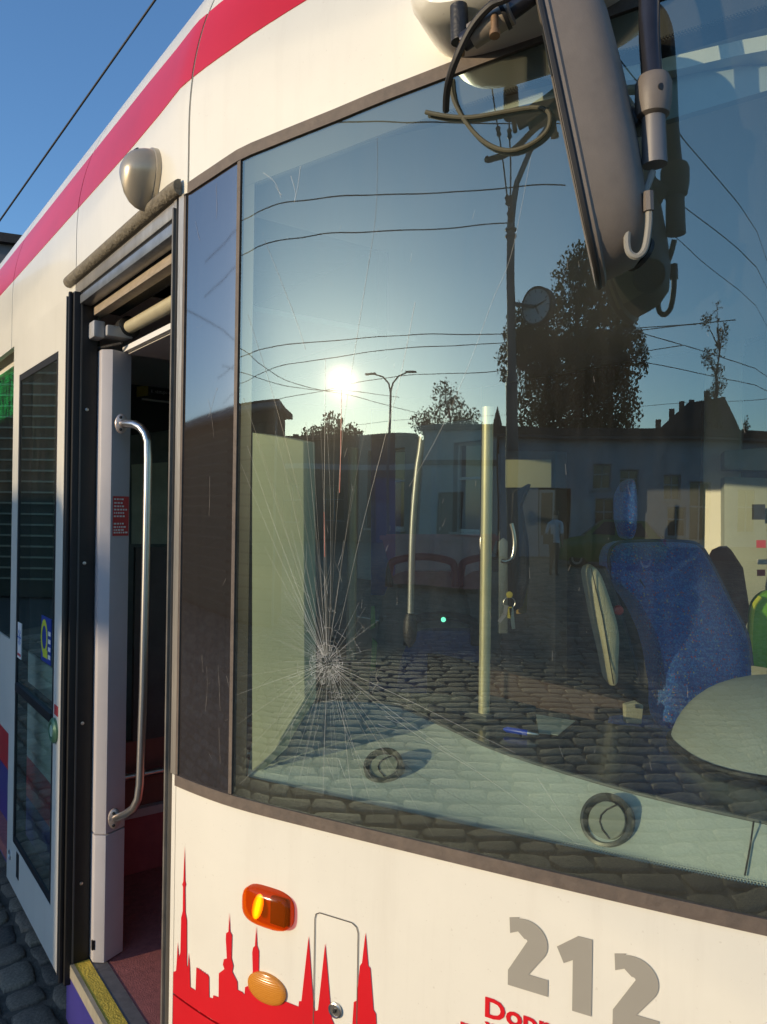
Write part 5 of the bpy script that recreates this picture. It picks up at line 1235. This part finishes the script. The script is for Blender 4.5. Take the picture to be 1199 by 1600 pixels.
LG = leafmat('leaf_green', (.045, .065, .018)); LD = leafmat('leaf_dark', (.03, .042, .016)); LO = leafmat('leaf_olive', (.075, .075, .03))
BARK = mat('bark', (.07, .055, .045), .95, var=.3, vscale=12, bump=.5, bscale=30)
def tree(name, label, base, height, clumps, leaf, nleaf, lm, seed, trunk_r=.22, twigs=True, group=None):
    rt = random.Random(seed); e = empty(name, base); tag(e, label, 'tree', group)
    mb = MB(); n = 9; pts = [Vector((rt.uniform(-.1, .1)*i/3, rt.uniform(-.1, .1)*i/3, height*.92*i/n)) for i in range(n+1)]
    mb.tube(pts, [trunk_r*(1-.9*i/n)+.015 for i in range(n+1)], 9)
    for c, r in clumps:
        k = min(n-1, max(1, int((c.z-r[2]*.6)/(height*.92)*n))); a = pts[k]
        mb.tube([a, a.lerp(c, .5)+Vector((0, 0, .25*r[2]*.5)), c], [trunk_r*.35, trunk_r*.22, trunk_r*.08], 6)
        if twigs:
            for _ in range(7):
                d = Vector((rt.gauss(0, 1), rt.gauss(0, 1), rt.gauss(0, 1)+.3)).normalized(); q = c+Vector((d.x*r[0], d.y*r[1], d.z*r[2]))*.95
                mb.tube([c, c.lerp(q, .5)+Vector((rt.uniform(-.2, .2), rt.uniform(-.2, .2), .1)), q], [trunk_r*.12, trunk_r*.07, .012], 5)
    link('trunk', mb.mesh('trunk', BARK, True), e)
    vs = []; fs = []; wsum = sum(r[0]*r[1]*r[2] for c, r in clumps)
    for c, r in clumps:
        for _ in range(int(nleaf*r[0]*r[1]*r[2]/wsum)):
            d = Vector((rt.gauss(0, 1), rt.gauss(0, 1), rt.gauss(0, 1))).normalized(); k = rt.random()**.42
            p = c+Vector((d.x*r[0], d.y*r[1], d.z*r[2]))*k*(1+.22*noise.noise(d*2.2+c))
            if noise.noise(p*1.3) < -.22: continue
            a = Vector((rt.gauss(0, 1), rt.gauss(0, 1), rt.gauss(0, 1))).normalized(); b = a.orthogonal().normalized(); w = a.cross(b)
            s_ = leaf*rt.uniform(.6, 1.3); i = len(vs); vs += [p-b*s_*.5, p+w*s_*.28, p+b*s_*.5, p-w*s_*.28]; fs.append((i, i+1, i+2, i+3))
    me = bpy.data.meshes.new('crown'); me.from_pydata([tuple(v) for v in vs], [], fs); me.materials.append(lm); link('crown', me, e)
    return e
V = Vector
tree('broadleaf_tree', 'tall dense dark green tree rising behind the grey depot', (-26.8, -30.9, 0), 16.5,
     [(V((0, 0, 14.4)), (1.7, 1.7, 1.9)), (V((1.0, -1.0, 12.6)), (2.2, 2.2, 1.9)), (V((-1.6, 1.4, 12.0)), (2.1, 2.1, 1.8)), (V((-2.2, 2.0, 10.2)), (1.8, 1.8, 1.7)), (V((1.9, -1.7, 10.2)), (2.1, 2.1, 2.0)), (V((0, 0, 9.6)), (2.9, 2.9, 2.4)), (V((-1.2, 1.1, 7.3)), (2.2, 2.2, 2.0)), (V((1.5, -1.3, 7.2)), (2.3, 2.3, 2.2)), (V((0, 0, 5.2)), (2.8, 2.8, 1.8)), (V((-2.6, 2.4, 11.4)), (.9, .9, .9)), (V((.6, -.5, 15.6)), (.8, .8, 1.0))], .25, 50000, LG, 1, .35)
tree('birch_tree', 'thin wispy birch with drooping sparse twigs', (-17.6, -32.4, 0), 11.4,
     [(V((.1*math.sin(i*2.1)*4, .1*math.cos(i*1.7)*5, 4.6+i*.55)), (.55-.02*i, .55-.02*i, .55)) for i in range(13)], .14, 2600, LD, 2, .13)
tree('bare_tree', 'half bare twiggy tree poking above the annex roof', (-30.9, -24.1, 0), 9.0,
     [(V((0, 0, 7.3)), (1.0, 1.0, 1.4)), (V((.6, -.8, 6.4)), (1.1, 1.1, .9)), (V((-.8, .9, 6.2)), (1.0, 1.0, .9)), (V((0, 0, 5.4)), (1.5, 1.5, .9)), (V((.9, -1.1, 5.6)), (.9, .9, .9))], .18, 4200, LD, 3, .16)
tree('round_tree', 'small round leafy tree just above the brick hall roof', (-52.3, -28.4, 0), 9.4,
     [(V((0, 0, 8.1)), (1.3, 1.3, 1.3)), (V((-1.1, 1.4, 7.2)), (1.6, 1.6, 1.2)), (V((1.1, -1.5, 7.2)), (1.6, 1.6, 1.2)), (V((0, 0, 6.4)), (2.1, 2.1, 1.3))], .34, 4200, LO, 4, .13)
tree('conifer_tree', 'slim dark conifer between the house and the annex edge', (-19.2, -39.5, 0), 7.3,
     [(V((0, 0, 1.2+i*.55)), (1.15-.09*i, 1.15-.09*i, .6)) for i in range(11)], .2, 5200, LD, 5, .12, False)
tree('bushy_tree', 'low dark bushy tree at the foot of the tall tree', (-24.4, -34.9, 0), 6.4,
     [(V((0, 0, 5.0)), (1.2, 1.2, 1.2)), (V((.9, -.6, 4.4)), (1.2, 1.2, 1.0)), (V((-.9, .7, 4.3)), (1.1, 1.1, 1.0))], .22, 2600, LD, 6, .12)

# ---------------------------------------------------------------- masts, lamps and wires
MAST = mat('mast_steel', (.17, .165, .16), .55, .3, var=.2, vscale=10)
mbase = Vector((-7.64, -6.58, 0)); mast = empty('clock_mast', mbase); tag(mast, 'tall tapered steel mast with curved top carrying a clock', 'mast')
rgt = Vector((.66, -.62, 0)).normalized()
mb = MB(); mb.tube([V((0, 0, 0)), V((0, 0, 3.68))], .10, 16); mb.tube([V((0, 0, 3.68)), V((0, 0, 3.80))], [.10, .075], 16, caps=False); mb.tube([V((0, 0, 3.80)), V((0, 0, 6.1)), rgt*.06+V((0, 0, 6.7)), rgt*.26+V((0, 0, 7.2)), rgt*.55+V((0, 0, 7.6)), rgt*.9+V((0, 0, 7.85)), rgt*1.7+V((0, 0, 8.05))], [.075, .065, .05, .045, .04, .04, .035], 14)
link('post', mb.mesh('post', MAST, True), mast)
mb = MB(); mb.box(rgt*1.9+V((0, 0, 8.03)), (.5, .16, .09), rz=math.atan2(rgt.y, rgt.x)); link('lamp_head', mb.mesh('lamp_head', MAST, True, .02), mast)
for z in (6.0, 5.9): 
    mb = MB(); mb.lathe((0, 0, z), (0, 0, 1), [(.09, -.02), (.10, 0), (.09, .02)], 14); link('collar', mb.mesh('collar', MAST, True), mast)
ck = rgt*.42+V((0, 0, 4.84)); cn = (V((0, 0, 0))-mbase).normalized(); cn = Matrix.Rotation(R(44), 3, 'Z') @ cn
mb = MB(); mb.lathe(ck, cn, [(.27, -.06), (.285, -.05), (.285, .05), (.27, .06), (.25, .058), (.25, .05)], 36); clk = link('clock', mb.mesh('clock', DARK, True), mast)
mb = MB(); mb.lathe(ck, cn, [(.25, .048), (.25, .052), (.0001, .0525)], 36); link('clock_face', mb.mesh('clock_face', mat('dial_white', (.78, .78, .75), .4), True), clk)
cu = V((0, 0, 1)); cx_ = cu.cross(cn).normalized()
def chand(a, r0, r1, w, d):
    mb = MB(); v = cx_*math.sin(a)+cu*math.cos(a); u = cx_*math.cos(a)-cu*math.sin(a); p = ck+cn*d
    mb.hexa([p+v*r0-u*w, p+v*r0+u*w, p+v*r0+u*w+cn*.004, p+v*r0-u*w+cn*.004, p+v*r1-u*w*.7, p+v*r1+u*w*.7, p+v*r1+u*w*.7+cn*.004, p+v*r1-u*w*.7+cn*.004]); return mb
link('hour_hand', chand(R(204), -.03, .13, .013, .058).mesh('hour_hand', SEAL), clk); link('minute_hand', chand(R(288), -.04, .205, .009, .064).mesh('minute_hand', SEAL), clk)
for k in range(12): link('hour_mark', chand(R(30*k), .195, .235, .008, .0535).mesh('hour_mark', SEAL), clk)
mb = MB(); mb.tube([V((0, 0, 4.9)), ck], .03, 8); link('clock_bracket', mb.mesh('clock_bracket', MAST, True), mast)
lb = Vector((-29.6, -19.2, 0)); lp = empty('street_lamp', lb); tag(lp, 'slender double-arm street lamp above the hall roof', 'street lamp')
la = Vector((.78, -.63, 0)); mb = MB(); mb.tube([V((0, 0, 0)), V((0, 0, 7.3))], [.09, .055], 12); link('post', mb.mesh('post', MAST, True), lp)
for s_ in (-1, 1):
    mb = MB(); mb.tube([V((0, 0, 7.2)), la*s_*.12+V((0, 0, 7.62)), la*s_*.45+V((0, 0, 7.95)), la*s_*.9+V((0, 0, 8.1))], [.05, .045, .04, .035], 10); ar = link('arm', mb.mesh('arm', MAST, True), lp)
    mb = MB(); mb.box(la*s_*1.15+V((0, 0, 8.14)), (.6, .2, .09), rz=math.atan2(la.y, la.x)); link('lamp_head', mb.mesh('lamp_head', MAST, True, .02), ar)
def refl_pt(x, y, z):
    """yard point at height z that the upright screen mirrors towards the lens at this frame point"""
    s_, zz = hit(x, y); n_ = nrm(s_); d = Vector(ray(x, y)); r_ = d-2*d.dot(n_)*n_; o = sk(s_, zz); t = (z-zz)/r_.z; return o+r_*t
WIRE = mat('wire', (.02, .02, .02), .6)
wires = [((383, 341), (880, 293), 5.6, 5.6, .010, 'contact wire crossing high left of the mast'), ((383, 398), (800, 350), 5.6, 6.05, .011, 'span wire tied to the mast collar'), ((525, 190), (860, 192), 6.2, 7.0, .010, 'topmost wire sweeping under the roof edge of the glass'),
         ((383, 556), (782, 516), 5.7, 5.7, .014, 'upper of the two long wires above the sun'), ((383, 595), (778, 531), 5.7, 5.7, .014, 'lower of the two long wires crossing near the sun'), ((383, 547), (605, 637), 6.0, 6.2, .015, 'slanting wire running down past the sun to the lamp'),
         ((383, 582), (520, 611), 6.0, 6.0, .014, 'short slanting wire left of the sun'), ((430, 623), (790, 572), 6.0, 6.0, .016, 'low wire just below the sun behind the lamp'), ((1016, 521), (1199, 582), 5.8, 5.8, .014, 'upper wire right of the tall tree'), ((1016, 566), (1199, 606), 5.8, 5.8, .015, 'lower wire right of the tall tree'),
         ((1094, 342), (1199, 437), 5.6, 5.6, .009, 'steep wire high at the right of the screen'), ((1040, 180), (1199, 390), 5.6, 5.6, .008, 'steepest wire beside the mirror arm'), ((1090, 400), (1199, 500), 5.6, 5.6, .007, 'faint wire under the steep ones'), ((700, 655), (1199, 620), 7.5, 7.5, .016, 'far faint wire level with the roofs')]
for (a, b, za, zb, r_, lab) in wires:
    pa, pb_ = refl_pt(*a, za), refl_pt(*b, zb); d = pb_-pa; e = empty('overhead_wire', pa); 
    pa2 = -d*.6; pb2 = d*(1.0 if 'mast' in lab else 1.5); n_ = 24; L = d.length; pts = [pa2.lerp(pb2, i/n_)-V((0, 0, .012*L*(1-(2*(i/n_)-1)**2)*.3)) for i in range(n_+1)]
    bpy.data.objects.remove(e); mb = MB(); mb.tube(pts, r_*.8, 6); o = link('overhead_wire', mb.mesh('overhead_wire', WIRE, True)); o.location = pa; tag(o, lab, 'wire', 'overhead wires of the yard')
for i, (a, b) in enumerate((((772, 152), (800, 352)), ((796, 158), (806, 350)))):
    pa, pb_ = refl_pt(*a, 7.6), Vector((-7.62, -6.56, 6.05)); mb = MB(); d = pb_-pa; mb.tube([d*-.8, V((0, 0, 0)), d], .012, 6); o = link('stay_cable', mb.mesh('stay_cable', WIRE, True)); o.location = pa
    tag(o, ['slack stay cable with insulators left of the mast top', 'straight stay cable running up beside the mast top'][i], 'wire', 'stay cables of the mast')
    for t in (.25, .8, .93):
        mb = MB(); mb.lathe(d*t, d, [(.012, -.09), (.045, -.05), (.03, 0), (.045, .05), (.012, .09)], 8); link('insulator', mb.mesh('insulator', DARK, True), o)
pa, pb_ = at(-120, 515, 9.0), at(330, -124, 5.2); mb = MB(); mb.tube([V((0, 0, 0)), (pb_-pa)*.5-V((0, 0, .0)), pb_-pa], .0085, 8); o = link('overhead_wire', mb.mesh('overhead_wire', WIRE, True)); o.location = pa; tag(o, 'black overhead wire crossing the blue sky beside the roof', 'wire', 'overhead wires of the yard')

# ---------------------------------------------------------------- skip, car, person
skb = Vector((-11.6, -8.2, 0)); skip = empty('waste_skip', skb); tag(skip, 'faded red open waste skip standing on the setts', 'skip')
sa_ = Vector((.65, -.76, 0)).normalized(); sn_ = Vector((.76, .65, 0)).normalized(); SKR = mat('skip_red', (.82, .27, .28), .5, var=.25, vscale=3)
def skq(a, z, b): return sa_*a+sn_*b+V((0, 0, z))
mb = MB()
for (b0, b1) in ((.7, .66), (-.66, -.7)): mb.hexa([skq(-.95, .1, b0), skq(.95, .1, b0), skq(.95, .1, b1), skq(-.95, .1, b1), skq(-1.25, 1.12, b0), skq(1.25, 1.12, b0), skq(1.25, 1.12, b1), skq(-1.25, 1.12, b1)])
for sg_ in (-1, 1): mb.hexa([skq(.95*sg_, .1, -.66), skq(.95*sg_, .1, .66), skq(.91*sg_, .1, .66), skq(.91*sg_, .1, -.66), skq(1.25*sg_, 1.12, -.66), skq(1.25*sg_, 1.12, .66), skq(1.21*sg_, 1.12, .66), skq(1.21*sg_, 1.12, -.66)])
mb.hexa([skq(-.91, .1, -.66), skq(.91, .1, -.66), skq(.91, .1, .66), skq(-.91, .1, .66), skq(-.91, .14, -.66), skq(.91, .14, -.66), skq(.91, .14, .66), skq(-.91, .14, .66)])
link('skip_body', mb.mesh('skip_body', SKR), skip)
for b in (.72, -.76):
    mb = MB(); mb.hexa([skq(-1.29, 1.06, b), skq(1.29, 1.06, b), skq(1.29, 1.06, b+.04), skq(-1.29, 1.06, b+.04), skq(-1.29, 1.16, b), skq(1.29, 1.16, b), skq(1.29, 1.16, b+.04), skq(-1.29, 1.16, b+.04)]); link('top_rail', mb.mesh('top_rail', SKR), skip)
for a in (-.6, 0, .6):
    mb = MB(); mb.hexa([skq(a-.05, .1, .705), skq(a+.05, .1, .705), skq(a+.05, .1, .75), skq(a-.05, .1, .75), skq(a-.05, 1.055, .705), skq(a+.05, 1.055, .705), skq(a+.05, 1.055, .75), skq(a-.05, 1.055, .75)]); link('rib', mb.mesh('rib', SKR), skip)
for a in (-.8, .8):
    mb = MB(); mb.hexa([skq(a-.08, 0, -.6), skq(a+.08, 0, -.6), skq(a+.08, 0, .6), skq(a-.08, 0, .6), skq(a-.08, .1, -.6), skq(a+.08, .1, -.6), skq(a+.08, .1, .6), skq(a-.08, .1, .6)]); link('skid', mb.mesh('skid', DARK), skip)
# green hatchback
cb = Vector((-13.4, -17.3, 0)); car = empty('parked_car', cb); tag(car, 'green hatchback car parked in front of the depot', 'car')
car.rotation_euler.z = math.atan2(fdr.y, fdr.x)+math.pi+.25
GP = mat('green_car_paint', (.10, .20, .03), .3, var=.05, coat=.6); CGL = mat('car_glass', (.015, .017, .018), .06, spec=.8)
sec = [(-1.95, .30, .62, .62, .70), (-1.85, .22, .86, .74, .80), (-1.5, .2, .96, .78, .84), (-.9, .2, 1.0, .80, .85), (.2, .2, 1.02, .80, .85), (1.0, .2, 1.0, .80, .85), (1.6, .22, .96, .76, .82), (1.9, .30, .80, .66, .74)]
mb = MB(); vs = []; fs = []
for x, zb_, zt_, wt, wb in sec:
    vs += [(x, -wb*.92, zb_), (x, -wb, zb_+.18), (x, -wb, zt_-.2), (x, -wt, zt_), (x, wt, zt_), (x, wb, zt_-.2), (x, wb, zb_+.18), (x, wb*.92, zb_)]
for i in range(len(sec)-1):
    for k in range(8): fs.append((i*8+k, i*8+(k+1) % 8, (i+1)*8+(k+1) % 8, (i+1)*8+k))
fs += [tuple(range(8)), tuple(range((len(sec)-1)*8, len(sec)*8))]; mb.add(vs, fs)
body = link('body', mb.mesh('body', GP, True, .03), car)
mb = MB(); mb.hexa([(-1.05, -.76, .99), (1.72, -.76, .97), (1.72, .76, .97), (-1.05, .76, .99), (-.35, -.58, 1.47), (1.15, -.58, 1.47), (1.15, .58, 1.47), (-.35, .58, 1.47)]); link('cabin', mb.mesh('cabin', GP, True, .05, 3), car)
for sg_ in (-1, 1):
    for x0, x1, y0, y1 in ((-.72, .12, -.28, .12), (.2, 1.3, .2, 1.02)):
        mb = MB(); mb.add([(x0, sg_*.755, 1.03), (x1, sg_*.755, 1.03), (y1, sg_*.615, 1.41), (y0, sg_*.615, 1.41)], [(0, 1, 2, 3)]); link('side_window', mb.mesh('side_window', CGL), car)
    for x in (-1.2, 1.2):
        mb = MB(); mb.lathe((x, sg_*.72, .30), (0, sg_, 0), [(.30, -.1), (.31, 0), (.30, .09), (.22, .10)], 24); wh = link('wheel', mb.mesh('wheel', SEAL, True), car)
        mb = MB(); mb.lathe((x, sg_*.72, .30), (0, sg_, 0), [(.21, .08), (.20, .108), (.05, .09), (.0001, .10)], 18); link('rim', mb.mesh('rim', STEEL, True), wh)
    mb = MB(); mb.box((-1.86, sg_*.55, .68), (.12, .3, .14)); link('headlight', mb.mesh('headlight', FRM, True, .03), car)
    mb = MB(); mb.box((1.82, sg_*.6, .82), (.1, .18, .26)); link('tail_light', mb.mesh('tail_light', RED, True, .02), car)
mb = MB(); mb.add([(-1.10, -.70, 1.0), (-1.10, .70, 1.0), (-.40, .55, 1.44), (-.40, -.55, 1.44)], [(0, 1, 2, 3)]); link('windshield', mb.mesh('windshield', CGL), car, (-.04, 0, .01))
mb = MB(); mb.add([(1.76, -.68, 1.0), (1.76, .68, 1.0), (1.20, .52, 1.43), (1.20, -.52, 1.43)], [(0, 1, 2, 3)]); link('rear_window', mb.mesh('rear_window', CGL), car, (.03, 0, .01))
# person walking away in a pale shirt
def person(loc, rz):
    e = empty('person', loc, rz); tag(e, 'person in white shirt and dark trousers walking across the yard', 'person')
    # x right, y forward
    J = [(0, 0, .96, .13, .10), (0, .01, 1.10, .135, .10), (0, .01, 1.28, .155, .105), (0, 0, 1.43, .12, .085), (0, 0, 1.50, .055, .055), (0, .02, 1.57, .06, .065), (0, .03, 1.65, .075, .095), (0, .03, 1.73, .06, .08)]
    Ed = [(i, i+1) for i in range(7)]
    def chain(st, pts):
        k = st
        for p in pts: J.append(p); Ed.append((k, len(J)-1)); k = len(J)-1
    for s_ in (-1, 1):
        chain(0, [(s_*.10, 0, .88, .10, .10), (s_*.105, .06*s_, .50, .062, .066), (s_*.105, .02*s_-.05, .12, .042, .045), (s_*.11, .02*s_-.04, .055, .04, .045), (s_*.12, .02*s_+.10, .035, .038, .03)])
        el_ = (-.02 if s_ > 0 else .0)
        chain(3, [(s_*.19, 0, 1.40, .062, .062), (s_*.25, -.05, 1.13, .046, .046), (s_*.20, .10*(1 if s_ < 0 else .6), .93, .034, .034), (s_*.19, .14*(1 if s_ < 0 else .6), .86, .036, .022)])
    me = bpy.data.meshes.new('body'); me.from_pydata([j[:3] for j in J], Ed, [])
    o = bpy.data.objects.new('body', me); sc.collection.objects.link(o)
    md = o.modifiers.new('skin', 'SKIN'); md.use_smooth_shade = True
    for i, j in enumerate(J): me.skin_vertices[0].data[i].radius = (j[3], j[4])
    me.skin_vertices[0].data[0].use_root = True
    sb = o.modifiers.new('sub', 'SUBSURF'); sb.levels = 2; sb.render_levels = 2
    dg = bpy.context.evaluated_depsgraph_get(); dg.update(); m2 = bpy.data.meshes.new_from_object(o.evaluated_get(dg)); bpy.data.objects.remove(o)
    m2.name = 'person_body'
    for m in (mat('white_shirt', (.72, .72, .76), .9), mat('dark_trousers', (.02, .02, .028), .9), mat('skin_tone', (.42, .26, .19), .6), mat('dark_hair', (.025, .018, .014), .8), mat('shoe', (.015, .015, .015), .5)): m2.materials.append(m)
    for p in m2.polygons:
        c = p.center; arm = abs(c.x) > .165 and c.z < 1.25
        if c.z < .075: k = 4
        elif arm and c.z > .8: k = 2 if c.z < 1.17 else 0
        elif c.z < .93: k = 1
        elif c.z < 1.49: k = 0
        elif c.z > 1.70 or (c.z > 1.60 and c.y < .02): k = 3
        else: k = 2
        p.material_index = k
    link('body', m2, e)
    for s_ in (-1, 1):
        hand = MB(); w = V((s_*.19, .15*(1 if s_ < 0 else .6), .85))
        for f in range(4): b = w+V((-.004*s_, -.026+f*.017, -.02)); hand.tube([b, b+V((-.005*s_, .004, -.035)), b+V((-.018*s_, .006, -.065+.006*abs(f-1.5)))], [.009, .008, .006], 6)
        b = w+V((-.01*s_, .03, .0)); hand.tube([b, b+V((-.012*s_, .022, -.02)), b+V((-.02*s_, .026, -.045))], [.010, .009, .007], 6)
        link('fingers', hand.mesh('fingers', MATS['skin_tone'], True), e)
    hd = MB()
    for s_ in (-1, 1): hd.lathe((s_*.073, .02, 1.645), (s_, 0, 0), [(.02, 0), (.022, .008), (.012, .012)], 10)
    hd.tube([V((0, .115, 1.675)), V((0, .138, 1.64)), V((0, .118, 1.63))], [.008, .014, .008], 8); link('ears_and_nose', hd.mesh('ears_and_nose', MATS['skin_tone'], True), e)
    return e
pd_ = Vector((-12.18, -12.73, 0)); person(pd_, math.atan2(pd_.x, -pd_.y)*-1+math.pi*0+R(20) if False else math.atan2(-pd_.x, pd_.y)+R(25))
bag = link('shoulder_bag', (lambda m: (m.box((0, 0, .14), (.30, .10, .26)), m.tube([V((-.1, 0, .27)), V((0, 0, .34)), V((.1, 0, .27))], .012, 6), m)[2])(MB()).mesh('shoulder_bag', DARK, True, .02)); bag.location = pd_+Vector((.02, .30, .88)); tag(bag, 'dark bag carried at the hip by the person', 'bag')
